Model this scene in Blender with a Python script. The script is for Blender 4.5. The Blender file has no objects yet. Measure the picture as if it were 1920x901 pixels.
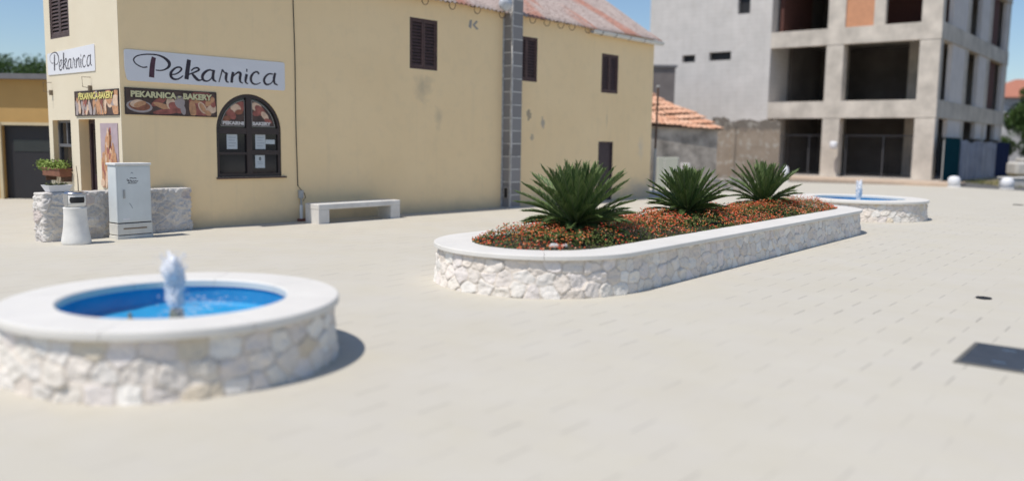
import bpy, math, random
import numpy as np
from mathutils import Matrix, Vector
random.seed(7); rng = np.random.default_rng(7)
SC = bpy.context.scene; COL = SC.collection
R = math.radians
# ------------------------------------------------------------------ camera, sky, sun, exposure
PITCH, ROLL, EYE = R(6.62), R(0.88), 1.75
F_ = Vector((0, math.cos(PITCH), -math.sin(PITCH))); X_ = Vector((1, 0, 0)); U_ = X_.cross(F_)
xr = X_ * math.cos(ROLL) + U_ * math.sin(ROLL); ur = -X_ * math.sin(ROLL) + U_ * math.cos(ROLL)
cam = bpy.data.cameras.new('camera'); camo = bpy.data.objects.new('camera', cam); COL.objects.link(camo)
m = Matrix((xr, ur, -F_)).transposed().to_4x4(); m.translation = (0, 0, EYE); camo.matrix_world = m
cam.sensor_width = 36; cam.lens = 1585 / 1920 * 36; cam.clip_end = 3000; cam.clip_start = .05
cam.dof.use_dof = True; cam.dof.focus_distance = 13.4; cam.dof.aperture_fstop = cam.lens / 1000 / 0.078
SC.camera = camo
SUN_EL, SUN_ANG = R(63), R(40)              # light travels towards world angle 40 deg
Ld = Vector((math.cos(SUN_ANG) * math.cos(SUN_EL), math.sin(SUN_ANG) * math.cos(SUN_EL), -math.sin(SUN_EL)))
sun = bpy.data.lights.new('sun', 'SUN'); sun.energy = 3.9; sun.angle = R(.5); sun.color = (1, .945, .865)
suno = bpy.data.objects.new('sun', sun); COL.objects.link(suno)
suno.rotation_euler = Ld.to_track_quat('-Z', 'Y').to_euler(); suno.location = (-10, -10, 30)
w = bpy.data.worlds.new('World'); SC.world = w; w.use_nodes = True
nt = w.node_tree; bg = nt.nodes['Background']; sk = nt.nodes.new('ShaderNodeTexSky')
sk.sky_type = 'NISHITA'; sk.sun_disc = False; sk.sun_elevation = SUN_EL
sk.sun_rotation = math.atan2(-Ld.x, -Ld.y); sk.air_density = 1.0; sk.dust_density = .4; sk.ozone_density = 4.2
nt.links.new(sk.outputs[0], bg.inputs[0]); bg.inputs[1].default_value = .112
SC.view_settings.view_transform = 'Standard'; SC.view_settings.look = 'None'
SC.view_settings.exposure = 0.07; SC.view_settings.gamma = 1
SC.cycles.max_bounces = 8; SC.cycles.diffuse_bounces = 4; SC.cycles.transparent_max_bounces = 12
SC.cycles.caustics_reflective = False; SC.cycles.caustics_refractive = False

# ------------------------------------------------------------------ materials
def lin(c):
    return tuple(((v / 255) / 12.92 if v / 255 <= .04045 else ((v / 255 + .055) / 1.055) ** 2.4) for v in c)
class NT:
    def __init__(s, name):
        s.m = bpy.data.materials.new(name); s.m.use_nodes = True; s.t = s.m.node_tree; s.b = s.t.nodes['Principled BSDF']
    def n(s, ty, **kw):
        o = s.t.nodes.new('ShaderNode' + ty)
        for k, v in kw.items():
            if k.startswith('i_'):
                key = k[2:]; key = int(key) if key.isdigit() else key
                if hasattr(v, 'is_linked') or isinstance(v, bpy.types.NodeSocket): s.t.links.new(v, o.inputs[key])
                else: o.inputs[key].default_value = v
            else: setattr(o, k, v)
        return o
    def l(s, a, b): s.t.links.new(a, b)
    def math(s, op, a, b=0.0, c=0.0):
        o = s.t.nodes.new('ShaderNodeMath'); o.operation = op
        for i, v in enumerate((a, b, c)):
            if isinstance(v, bpy.types.NodeSocket): s.l(v, o.inputs[i])
            else: o.inputs[i].default_value = v
        return o.outputs[0]
    def mix(s, f, a, b, mode='MIX'):
        o = s.t.nodes.new('ShaderNodeMix'); o.data_type = 'RGBA'; o.blend_type = mode
        for i, v in ((0, f), (6, a), (7, b)):
            if isinstance(v, bpy.types.NodeSocket): s.l(v, o.inputs[i])
            else: o.inputs[i].default_value = v if i == 0 else (*v[:3], 1)
        return o.outputs[2]
    def noise(s, scale, detail=4, rough=.55, vec=None, dist=0.0):
        o = s.t.nodes.new('ShaderNodeTexNoise'); o.inputs['Scale'].default_value = scale
        o.inputs['Detail'].default_value = detail; o.inputs['Roughness'].default_value = rough; o.inputs['Distortion'].default_value = dist
        s.l(vec if vec else s.pos(), o.inputs['Vector']); return o.outputs[0]
    def pos(s):
        if not hasattr(s, '_p'): s._p = s.t.nodes.new('ShaderNodeTexCoord').outputs['Object']
        return s._p
    def ramp(s, f, lo, hi):
        o = s.t.nodes.new('ShaderNodeMapRange'); o.inputs[1].default_value = lo; o.inputs[2].default_value = hi
        s.l(f, o.inputs[0]); return o.outputs[0]
    def bump(s, h, strength=.3, dist=.01):
        o = s.t.nodes.new('ShaderNodeBump'); o.inputs['Strength'].default_value = strength; o.inputs['Distance'].default_value = dist
        s.l(h, o.inputs['Height']); s.l(o.outputs[0], s.b.inputs['Normal'])
    def col(s, c): s.l(c, s.b.inputs['Base Color'])
def mat(name, c, rough=.8, var=.12, scale=8, bump=.0, metal=0.0, bscale=60, spec=None, var2=0.0):
    t = NT(name); t.b.inputs['Roughness'].default_value = rough; t.b.inputs['Metallic'].default_value = metal
    if spec is not None: t.b.inputs['Specular IOR Level'].default_value = spec
    if var:
        f = t.noise(scale, 5); f = t.ramp(f, .3, .7)
        c0 = tuple(v * (1 - var) for v in c); c1 = tuple(min(1, v * (1 + var)) for v in c)
        t.col(t.mix(f, c0, c1))
    else: t.b.inputs['Base Color'].default_value = (*c, 1)
    if bump: t.bump(t.noise(bscale, 4), bump, .004)
    return t.m
M = {}
def facade_material():
    t = NT('yellow_render'); t.b.inputs['Roughness'].default_value = .93; t.b.inputs['Specular IOR Level'].default_value = .112
    p = t.pos(); sep = t.n('SeparateXYZ', i_0=p); x, y, z = sep.outputs
    base = (.94, .72, .435); base2 = (.905, .685, .405)
    c = t.mix(t.ramp(t.noise(.55, 5, .6), .35, .68), base, base2)
    c = t.mix(t.math('MULTIPLY', t.ramp(t.noise(2.6, 6, .65), .5, .75), .25), c, (.70, .56, .36))
    # vertical rain streaks
    mp = t.n('Mapping', i_Vector=p); mp.inputs['Scale'].default_value = (3.2, 3.2, .18)
    st = t.noise(1.6, 5, .6, mp.outputs[0]); c = t.mix(t.math('MULTIPLY', t.ramp(st, .56, .8), .16), c, (.56, .46, .33))
    def blob(cx, cz, rx, rz, colr, amt, sc=5.0, lo=.42, hi=.6):
        nonlocal c
        dx = t.math('DIVIDE', t.math('SUBTRACT', x, cx), rx); dz = t.math('DIVIDE', t.math('SUBTRACT', z, cz), rz)
        d = t.math('SQRT', t.math('ADD', t.math('MULTIPLY', dx, dx), t.math('MULTIPLY', dz, dz)))
        k = t.math('SUBTRACT', 1.0, d); k = t.math('MULTIPLY_ADD', t.math('SUBTRACT', t.noise(sc, 5, .6), .5), 1.6, k)
        c = t.mix(t.math('MULTIPLY', t.ramp(k, lo, hi), amt), c, colr)
    blob(11.05, 2.5, .35, .4, (.3, .26, .21), .8, 8, .65, .8)
    blob(11.65, 2.3, .22, .35, (.36, .33, .31), .75, 6, .5, .68)
    blob(11.2, 1.9, .2, .2, (.36, .32, .28), .7, 8, .6, .75)
    blob(7.2, 3.0, .5, .55, (.42, .36, .27), .55, 3, .3, 1.1)
    blob(7.7, 2.3, .25, .5, (.45, .38, .28), .4, 4, .3, 1.1)
    blob(14.7, 2.45, .04, .5, (.4, .35, .28), .5, 5, .3, .8)
    blob(17.0, .25, 2.2, .55, (.42, .39, .35), .8, 2, .1, 1.0)
    blob(16.6, 1.6, .3, .7, (.6, .55, .48), .5, 3, .3, 1.0)
    # splash-back grime low down
    g = t.math('SUBTRACT', .30, z); g = t.math('MULTIPLY_ADD', t.noise(2.2, 5), .35, g)
    c = t.mix(t.math('MULTIPLY', t.ramp(g, .12, .5), .55), c, (.45, .38, .28))
    # gable side: separate paler cream, its sunlit tone put into the colour
    side = t.math('LESS_THAN', x, .004)
    cr = t.mix(t.ramp(t.noise(1.2, 5), .3, .7), (.70, .62, .475), (.73, .655, .51))
    c = t.mix(side, c, cr)
    t.col(c); h = t.math('MULTIPLY_ADD', t.noise(3, 3), .6, t.math('MULTIPLY', t.noise(45, 4), .25)); t.bump(h, .35, .02)
    return t.m
def plaza_material():
    t = NT('pale_concrete_pavers'); t.b.inputs['Roughness'].default_value = .9; t.b.inputs['Specular IOR Level'].default_value = .2
    p = t.pos()
    A = R(51)
    def dot(v):
        o = t.n('VectorMath', operation='DOT_PRODUCT'); t.l(p, o.inputs[0]); o.inputs[1].default_value = v; return o.outputs['Value']
    # paver length .6 across, .3 along; end joints staggered by half
    va = t.math('SUBTRACT', dot((math.cos(A), math.sin(A), 0)), PA); ub = t.math('SUBTRACT', dot((-math.sin(A), math.cos(A), 0)), PB)
    ca = t.math('ADD', t.math('DIVIDE', va, .305), .5); ci = t.math('FLOOR', ca); cf = t.math('SUBTRACT', ca, ci)
    par = t.math('MODULO', t.math('ADD', ci, 2000.0), 2.0)
    cb = t.math('ADD', t.math('DIVIDE', ub, .61), t.math('MULTIPLY_ADD', par, .5, .5)); bi = t.math('FLOOR', cb); bf = t.math('SUBTRACT', cb, bi)
    de = t.math('MULTIPLY', t.math('ABSOLUTE', t.math('SUBTRACT', bf, .5)), .61)            # end joint
    dl = t.math('MULTIPLY', t.math('SUBTRACT', .5, t.math('ABSOLUTE', t.math('SUBTRACT', cf, .5))), .305)   # long joint
    cell = t.n('CombineXYZ', i_0=ci, i_1=bi); wn = t.n('TexWhiteNoise', noise_dimensions='2D'); t.l(cell.outputs[0], wn.inputs['Vector'])
    rnd = wn.outputs['Value']
    big = t.ramp(t.noise(.16, 4, .6), .3, .7); fine = t.ramp(t.noise(1.1, 6, .65), .3, .72)
    c = t.mix(big, (.51, .472, .388), (.536, .50, .412))
    c = t.mix(t.math('MULTIPLY', fine, .5), c, (.57, .545, .50))
    c = t.mix(t.math('MULTIPLY', rnd, .22), c, (.5, .47, .43))
    c = t.mix(t.math('MULTIPLY', t.ramp(t.noise(160, 3), .5, .8), .18), c, (.42, .40, .37))
    st = t.ramp(t.noise(.9, 6, .7, dist=.8), .64, .78); c = t.mix(t.math('MULTIPLY', st, .32), c, (.43, .40, .35))
    vis = t.ramp(t.noise(.35, 3, .6), .36, .62); v2 = t.math('MULTIPLY_ADD', wn.outputs['Value'], .75, .25)
    je = t.math('MULTIPLY', t.math('SUBTRACT', 1.0, t.ramp(de, .0045, .0085)), t.math('MULTIPLY', vis, v2))
    jl = t.math('MULTIPLY', t.math('SUBTRACT', 1.0, t.ramp(dl, .002, .0045)), t.math('MULTIPLY', vis, .16))
    j = t.math('MAXIMUM', je, jl)
    c = t.mix(t.math('MULTIPLY', j, .92), c, (.2, .185, .165)); t.col(c)
    h = t.math('SUBTRACT', t.math('MULTIPLY', t.noise(70, 4), .3), t.math('MULTIPLY', j, 1.0)); t.bump(h, .3, .004)
    return t.m
# phase of the paver grid: one end joint is centred at this plaza point
_s, _o = 1.43 + 6.61, -12.99 + 15.36
_ax, _ay = math.cos(R(48)), math.sin(R(48))
_px, _py = _ax * _s - _ay * _o, _ay * _s + _ax * _o
PA = _px * math.cos(R(51)) + _py * math.sin(R(51)); PB = -_px * math.sin(R(51)) + _py * math.cos(R(51))
M['facade'] = facade_material(); M['plaza'] = plaza_material()
def stone_material(name, rough=.9):
    t = NT(name); t.b.inputs['Roughness'].default_value = rough; t.b.inputs['Specular IOR Level'].default_value = .2
    at = t.n('Attribute', attribute_name='stone'); c = at.outputs['Color']
    n1 = t.ramp(t.noise(9, 6, .65), .3, .75); n2 = t.ramp(t.noise(55, 5, .7), .35, .7)
    c = t.mix(t.math('MULTIPLY', n1, .18), c, (.60, .52, .43)); c = t.mix(t.math('MULTIPLY', n2, .10), c, (.40, .35, .30))
    t.col(c); t.bump(t.math('ADD', t.noise(60, 5, .7), t.math('MULTIPLY', t.noise(16, 4), 1.2)), .5, .008); return t.m
M['stone'] = stone_material('rubble_limestone')
M['rim'] = mat('white_limestone_slab', (.70, .675, .63), .6, .05, 2.2, .15, spec=.35)
M['gstone'] = stone_material('grey_rubble')
M['concrete'] = mat('cast_concrete', (.66, .64, .61), .85, .12, 3, .35)
M['bin'] = mat('bin_concrete', (.74, .72, .68), .85, .12, 4, .35)
M['steel'] = mat('steel', (.5, .5, .52), .25, .05, 9, 0, 1.0)
M['dark'] = mat('dark_void', (.012, .012, .014), .6, 0)
M['cabinet'] = mat('grey_cabinet_paint', (.62, .655, .66), .55, .07, 2.5, .08)
M['cablid'] = mat('pale_cabinet_lid', (.7, .7, .69), .6, .03, 3)
M['plinth'] = mat('pale_cement_plinth', (.62, .61, .57), .85, .09, 6, .2)
M['shutter'] = mat('dark_brown_wood', (.085, .045, .040), .6, .25, 9, .15)
M['shutter2'] = mat('brown_wood_left', (.085, .055, .050), .6, .25, 9, .15)
M['frame'] = mat('window_frame_brown', (.040, .026, .024), .5, .15, 8)
M['glass'] = mat('dark_window_glass', (.012, .013, .017), .08, 0, spec=.6)
M['paper'] = mat('white_paper', (.50, .54, .57), .8, .04, 12)
M['ink'] = mat('printed_ink', (.03, .03, .035), .8, 0)
M['inkg'] = mat('faint_print', (.25, .28, .33), .8, 0)
M['sign'] = mat('white_sign_panel', (.72, .72, .75), .5, .03, 1.5)
M['maroon'] = mat('maroon_lettering', (.075, .028, .045), .6, .3, 14)
M['lettr'] = mat('black_lettering', (.03, .022, .034), .6, .3, 14)
M['wire'] = mat('black_cable', (.02, .018, .018), .6, 0)
M['rust'] = mat('rusty_iron', (.09, .05, .035), .8, .35, 30)
M['pipe'] = mat('white_pipe', (.8, .8, .78), .5, .05, 6)
M['boxg'] = mat('grey_plastic', (.42, .42, .41), .5, .05, 6)
M['redb'] = mat('red_brick', (.22, .085, .06), .9, .2, 30)
M['gutter'] = mat('white_gutter', (.62, .62, .60), .5, .06, 4)
M['terr'] = mat('terracotta_box', (.20, .085, .05), .85, .15, 12)
M['white'] = mat('white_plastic', (.72, .72, .74), .5, .03, 6)
M['soil'] = mat('soil', (.05, .035, .025), .95, .4, 20, .5)
M['bwood'] = mat('brown_door', (.05, .03, .035), .6, .2, 6)
M['wood'] = mat('grey_wood', (.22, .17, .12), .8, .2, 14)
M['cream_reveal'] = mat('cream_reveal', (.56, .47, .31), .92, .05, 3)
M['metalhatch'] = mat('dark_steel_cover', (.040, .045, .055), .5, .18, 6, .1)
M['hatchrim'] = mat('steel_cover_frame', (.13, .125, .11), .6, .15, 14)
M['asphalt'] = mat('asphalt', (.11, .108, .105), .95, .15, 3, .2)
M['tan'] = mat('tan_pavement', (.52, .40, .30), .9, .08, 3)
M['rawconc'] = mat('raw_frame_concrete', (.54, .485, .42), .92, .22, 1.1, .2)
M['blockw'] = mat('pale_block_wall', (.58, .55, .52), .92, .06, .9, .2)
def blockwall_material():
    t = NT('pale_block_wall'); t.b.inputs['Roughness'].default_value = .95
    s = t.n('SeparateXYZ', i_0=t.pos()).outputs
    def line(v, pitch, wd):
        k = t.math('FRACT', t.math('DIVIDE', v, pitch)); e = t.math('MULTIPLY', t.math('SUBTRACT', .5, t.math('ABSOLUTE', t.math('SUBTRACT', k, .5))), pitch); return t.math('SUBTRACT', 1.0, t.ramp(e, wd * .5, wd))
    j = t.math('MAXIMUM', line(s[1], .5, .02), line(s[2], .25, .018)); c = t.mix(t.ramp(t.noise(.8, 5, .65), .3, .7), (.53, .505, .48), (.64, .605, .575))
    c = t.mix(t.math('MULTIPLY', t.ramp(t.noise(2.2, 5, .7), .5, .75), .35), c, (.42, .38, .34)); t.col(t.mix(t.math('MULTIPLY', j, .22), c, (.34, .31, .28))); return t.m
M['blockw'] = blockwall_material()
M['sideblock'] = mat('grey_block_infill', (.66, .61, .58), .92, .08, 1.2)
M['orangeblk'] = mat('orange_hollow_block', (.56, .27, .15), .9, .08, 5)
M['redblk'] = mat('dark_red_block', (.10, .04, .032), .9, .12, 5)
M['teal'] = mat('teal_sheet', (.006, .045, .06), .95, .1, 3, spec=.02)
M['navy'] = mat('navy_sheet', (.02, .03, .075), .95, .1, 3, spec=.02)
M['tarp'] = mat('grey_white_sheet', (.22, .24, .31), .6, .2, 1.6)
M['ochre'] = mat('ochre_render', (.46, .29, .11), .93, .06, 1.5)
M['door_dark'] = mat('anthracite_door', (.018, .017, .021), .6, .06, 4)
M['slab_grey'] = mat('grey_roof_edge', (.16, .16, .17), .9, .1, 4)
M['dryfr'] = mat('dry_fronds', (.36, .27, .15), .8, .2, 12)
M['bark'] = mat('bark', (.10, .075, .05), .95, .3, 12, .5)
M['ruin'] = mat('weathered_plaster', (.34, .305, .27), .95, .5, 1.8, .5, bscale=12)
M['ruinb'] = mat('weathered_brown_plaster', (.31, .245, .185), .95, .25, 1.3, .5, bscale=12)
M['ebox'] = mat('grey_green_box', (.42, .43, .37), .7, .05, 4)
M['ebox2'] = mat('pale_box', (.62, .60, .57), .7, .05, 4)
M['graymark'] = mat('grey_cement_smear', (.34, .32, .30), .9, .1, 20)
def ruinb_material():
    t = NT('weathered_brown_plaster'); t.b.inputs['Roughness'].default_value = .95
    z = t.n('SeparateXYZ', i_0=t.pos()).outputs[2]; c = t.mix(t.ramp(t.noise(1.3, 5, .65), .3, .7), (.27, .21, .155), (.38, .30, .23))
    k = t.math('MULTIPLY_ADD', t.noise(3.5, 4, .6), .7, z); c = t.mix(t.math('MULTIPLY', t.ramp(k, 2.85, 3.0), .8), c, (.15, .13, .11)); c = t.mix(t.math('MULTIPLY', t.ramp(t.noise(3, 3), .55, .62), .5), c, (.50, .46, .40))
    c = t.mix(t.math('MULTIPLY', t.ramp(t.noise(6, 5, .7), .56, .7), .6), c, (.46, .42, .37)); t.col(c); t.bump(t.noise(10, 5, .7), .6, .02); return t.m
M['ruinb'] = ruinb_material()
M['galv'] = mat('galvanised', (.10, .10, .11), .5, .05, 4)
M['galvd'] = mat('dull_grey_frame', (.13, .13, .14), .5, .1, 6)
M['wrap'] = mat('grey_white_film', (.50, .52, .55), .4, .12, 9)
def leafmat(name, c, c2, tr=.0, rough=.5):
    t = NT(name); t.b.inputs['Roughness'].default_value = rough; t.b.inputs['Specular IOR Level'].default_value = .2
    g = t.n('NewGeometry'); t.col(t.mix(g.outputs['Random Per Island'], c, c2)); return t.m
M['leaf'] = leafmat('tree_foliage', (.035, .07, .018), (.07, .12, .03), rough=.7)
M['cycad'] = leafmat('cycad_leaflets', (.055, .105, .032), (.16, .215, .075), rough=.5)
M['rachis'] = mat('cycad_midrib', (.10, .12, .05), .6, .1, 8)
M['fol'] = leafmat('lantana_leaves', (.040, .075, .015), (.14, .17, .045), rough=.6)
M['folbr'] = leafmat('lantana_dry_leaves', (.12, .08, .03), (.2, .13, .05), rough=.7)
M['fl1'] = leafmat('orange_petals', (.50, .10, .03), (.66, .22, .07), rough=.6)
M['fl2'] = leafmat('red_petals', (.50, .045, .025), (.66, .10, .06), rough=.6)
M['fl3'] = leafmat('salmon_petals', (.60, .28, .17), (.66, .38, .25), rough=.6)
M['succ'] = leafmat('light_green_leaves', (.16, .24, .05), (.30, .38, .10), rough=.6)
def block_material():
    t = NT('grey_concrete_blocks'); t.b.inputs['Roughness'].default_value = .93
    z = t.n('SeparateXYZ', i_0=t.pos()).outputs[2]
    k = t.math('FRACT', t.math('DIVIDE', t.math('SUBTRACT', z, .02), .338)); e = t.math('MULTIPLY', t.math('SUBTRACT', .5, t.math('ABSOLUTE', t.math('SUBTRACT', k, .5))), .338)
    j = t.math('SUBTRACT', 1.0, t.ramp(e, .008, .016)); j = t.math('MULTIPLY', j, t.ramp(t.noise(5, 3), .25, .5))
    ci = t.math('FLOOR', t.math('DIVIDE', t.math('SUBTRACT', z, .02), .338)); wn = t.n('TexWhiteNoise', noise_dimensions='1D'); t.l(ci, wn.inputs['W'])
    c = t.mix(wn.outputs['Value'], (.20, .19, .19), (.27, .26, .26)); c = t.mix(t.math('MULTIPLY', t.ramp(t.noise(6, 5, .7), .5, .75), .4), c, (.26, .25, .25))
    t.col(t.mix(j, c, (.62, .60, .57))); t.bump(t.math('ADD', t.noise(90, 4), j), .4, .006); return t.m
M['block'] = block_material()
M['mortar'] = mat('pale_mortar', (.48, .47, .46), .95, .25, 9, .3)
def roof_material():
    t = NT('weathered_corrugated_roof'); t.b.inputs['Roughness'].default_value = .95
    p = t.pos(); mp = t.n('Mapping', i_Vector=p); mp.inputs['Scale'].default_value = (1.0, .22, .22)
    bands = t.ramp(t.noise(.75, 2, .5, mp.outputs[0]), .54, .60); mp2 = t.n('Mapping', i_Vector=p); mp2.inputs['Scale'].default_value = (5, .8, .8)
    c = t.mix(t.ramp(t.noise(1.5, 6, .7, mp2.outputs[0]), .3, .7), (.36, .285, .26), (.47, .395, .36))
    c = t.mix(t.math('MULTIPLY', bands, .75), c, (.42, .17, .11)); c = t.mix(t.math('MULTIPLY', t.ramp(t.noise(13, 5, .7), .5, .66), .75), c, (.13, .09, .08)); c = t.mix(t.math('MULTIPLY', t.ramp(t.noise(4, 4, .7), .55, .7), .5), c, (.46, .40, .38))
    t.col(c); return t.m
M['roof'] = roof_material()
def tile_material():
    t = NT('orange_clay_tiles'); t.b.inputs['Roughness'].default_value = .9
    g = t.n('NewGeometry'); t.col(t.mix(g.outputs['Random Per Island'], (.60, .31, .19), (.72, .45, .31))); return t.m
M['tile'] = tile_material()
def water_material():
    t = NT('pool_water'); out = t.t.nodes['Material Output']
    tr = t.n('BsdfTransparent'); tr.inputs[0].default_value = (.80, .93, .98, 1)
    gl = t.n('BsdfGlossy'); gl.inputs['Roughness'].default_value = .12
    fr = t.n('Fresnel'); fr.inputs[0].default_value = 1.10
    b = t.n('Bump'); b.inputs['Strength'].default_value = .35; b.inputs['Distance'].default_value = .03
    t.l(t.noise(9, 3, .5, dist=.6), b.inputs['Height']); t.l(b.outputs[0], gl.inputs['Normal']); t.l(b.outputs[0], fr.inputs['Normal'])
    mx = t.n('MixShader'); t.l(t.math('MULTIPLY', fr.outputs[0], .28), mx.inputs[0]); t.l(tr.outputs[0], mx.inputs[1]); t.l(gl.outputs[0], mx.inputs[2])
    t.l(mx.outputs[0], out.inputs[0]); return t.m
M['water'] = water_material()
def basin_material():
    t = NT('blue_pool_paint'); t.b.inputs['Roughness'].default_value = .6
    c = t.mix(t.ramp(t.noise(2.5, 4), .3, .7), (.014, .27, .54), (.035, .38, .64))
    c = t.mix(t.math('MULTIPLY', t.ramp(t.noise(11, 4, .6, dist=1.0), .62, .75), .35), c, (.12, .42, .70)); t.col(c); return t.m
M['basin'] = basin_material()
def foam_material():
    t = NT('aerated_water'); out = t.t.nodes['Material Output']; t.b.inputs['Base Color'].default_value = (.90, .91, .94, 1)
    t.b.inputs['Roughness'].default_value = .25; t.b.inputs['Subsurface Weight'].default_value = .0
    tr = t.n('BsdfTransparent'); tr.inputs[0].default_value = (.97, .98, 1, 1)
    lw = t.n('LayerWeight'); lw.inputs[0].default_value = .35
    f = t.math('MULTIPLY_ADD', t.ramp(t.noise(38, 4, .7), .35, .65), .45, .42)
    mx = t.n('MixShader'); t.l(f, mx.inputs[0]); t.l(tr.outputs[0], mx.inputs[1]); t.l(t.b.outputs[0], mx.inputs[2]); t.l(mx.outputs[0], out.inputs[0]); return t.m
M['foam'] = foam_material()
M['bun1'] = mat('printed_bread_tan', (.52, .27, .14), .5, .25, 14)
M['bun2'] = mat('printed_bread_light', (.68, .48, .34), .5, .2, 12)
M['bun3'] = mat('printed_bread_dark', (.27, .10, .055), .5, .3, 14)
M['bunr'] = mat('printed_reddish_bread', (.33, .105, .08), .5, .35, 10)
M['pbg'] = mat('printed_brown_background', (.085, .05, .04), .5, .4, 5)
M['pbg2'] = mat('printed_mauve_background', (.42, .33, .36), .5, .12, 4)
M['plate'] = mat('printed_plate', (.38, .32, .31), .5, .1, 5)
M['creamtxt'] = mat('cream_lettering', (.62, .58, .34), .6, .05, 9)
M['yeltxt'] = mat('yellow_lettering', (.75, .66, .22), .6, .05, 9)
M['whitetxt'] = mat('white_lettering', (.66, .62, .60), .6, .05, 9)

# ------------------------------------------------------------------ mesh helpers
class MB:
    def __init__(s): s.v = []; s.f = []; s.mi = []; s.sm = []
    def add(s, vs, fs, mi=0, smooth=False):
        o = len(s.v); s.v += [tuple(map(float, v)) for v in vs]
        for f in fs: s.f.append([i + o for i in f]); s.mi.append(mi); s.sm.append(smooth)
        return s
    def box(s, x0, x1, y0, y1, z0, z1, mi=0, bev=0.0):
        if bev > 0 and bev * 2.2 < min(x1 - x0, y1 - y0, z1 - z0):
            b = bev; P = []
            for zz, i in ((z0, b), (z0 + b, 0), (z1 - b, 0), (z1, b)):
                P.append([(x0 + i, y0 + b), (x0 + b, y0 + i), (x1 - b, y0 + i), (x1 - i, y0 + b), (x1 - i, y1 - b), (x1 - b, y1 - i), (x0 + b, y1 - i), (x0 + i, y1 - b)])
                P[-1] = [(px, py, zz) for px, py in P[-1]]
            vs = sum(P, []); fs = [list(range(7, -1, -1)), list(range(24, 32))]
            for k in range(3):
                for i in range(8): j = (i + 1) % 8; fs.append([k * 8 + i, k * 8 + j, k * 8 + 8 + j, k * 8 + 8 + i])
            return s.add(vs, fs, mi)
        vs = [(x0, y0, z0), (x1, y0, z0), (x1, y1, z0), (x0, y1, z0), (x0, y0, z1), (x1, y0, z1), (x1, y1, z1), (x0, y1, z1)]
        return s.add(vs, [[3, 2, 1, 0], [4, 5, 6, 7], [0, 1, 5, 4], [1, 2, 6, 5], [2, 3, 7, 6], [3, 0, 4, 7]], mi)
    def tube(s, pts, r, n=8, mi=0, caps=True, smooth=True):
        pts = [Vector(p) for p in pts]; rs = r if isinstance(r, (list, tuple)) else [r] * len(pts); vs = []; fs = []
        for i, p in enumerate(pts):
            d = (pts[min(i + 1, len(pts) - 1)] - pts[max(i - 1, 0)]).normalized()
            u = d.cross(Vector((0, 0, 1))) if abs(d.z) < .95 else d.cross(Vector((1, 0, 0))); u.normalize(); v = d.cross(u)
            for k in range(n): a = 2 * math.pi * k / n; vs.append(p + (u * math.cos(a) + v * math.sin(a)) * rs[i])
        for i in range(len(pts) - 1):
            for k in range(n): k2 = (k + 1) % n; fs.append([i * n + k, i * n + k2, (i + 1) * n + k2, (i + 1) * n + k])
        s.add(vs, fs, mi, smooth)
        if caps: s.add(vs[:n], [list(range(n))], mi); s.add(vs[-n:], [list(range(n))], mi)
        return s
    def lathe(s, prof, cx=0, cy=0, n=32, mi=0, smooth=True):
        vs = []; fs = []
        for r, z in prof:
            for k in range(n): a = 2 * math.pi * k / n; vs.append((cx + r * math.cos(a), cy + r * math.sin(a), z))
        for i in range(len(prof) - 1):
            for k in range(n): k2 = (k + 1) % n; fs.append([i * n + k, i * n + k2, (i + 1) * n + k2, (i + 1) * n + k])
        return s.add(vs, fs, mi, smooth)
    def poly(s, pts, mi=0): return s.add(pts, [list(range(len(pts)))], mi)
    def prism(s, pts, d, mi=0):           # pts: 3D loop, extruded by vector d
        n = len(pts); q = [tuple(p[i] + d[i] for i in range(3)) for p in pts]
        return s.add(list(pts) + q, [list(range(n))[::-1], list(range(n, 2 * n))] + [[i, (i + 1) % n, n + (i + 1) % n, n + i] for i in range(n)], mi)
FR = {'world': (Vector((0, 0, 0)), 0.0), 'house': (Vector((-6.992, 15.19, 0)), R(48)), 'site': (Vector((20.78, 42.13, 0)), R(50.5))}
INFO = {}
def place(o, frame, org):
    loc, rz = FR[frame]; o.matrix_world = Matrix.Translation(loc) @ Matrix.Rotation(rz, 4, 'Z') @ Matrix.Translation(Vector(org))
    INFO[o.name] = (frame, tuple(org))
def props(o, label=None, cat=None, group=None, kind=None):
    for k, v in (('label', label), ('category', cat), ('group', group), ('kind', kind)):
        if v: o[k] = v
def thing(name, label, cat, org=(0, 0, 0), frame='house', group=None):
    o = bpy.data.objects.new(name, None); COL.objects.link(o); o.empty_display_size = .2; place(o, frame, org); props(o, label, cat, group); return o
def obj(name, mb, mats, parent=None, frame='house', org=None, label=None, cat=None, group=None, kind=None, cen=True):
    if parent: frame, porg = INFO[parent.name]; org = porg
    elif org is None: org = (0, 0, 0)
    me = bpy.data.meshes.new(name); v = mb.v; me.from_pydata([(a - org[0], b - org[1], c - org[2]) for a, b, c in v], [], mb.f)
    mats = mats if isinstance(mats, (list, tuple)) else [mats]
    for k in mats: me.materials.append(M[k] if isinstance(k, str) else k)
    me.polygons.foreach_set('material_index', mb.mi); me.polygons.foreach_set('use_smooth', mb.sm); me.update()
    o = bpy.data.objects.new(name, me); COL.objects.link(o)
    if parent: o.parent = parent; INFO[o.name] = (frame, org)
    else: place(o, frame, org)
    props(o, label, cat, group, kind); return o
def copy_tree(o, parent=None):
    c = o.copy(); COL.objects.link(c)
    if parent: c.parent = parent
    for ch in list(o.children): copy_tree(ch, c)
    return c
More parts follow.
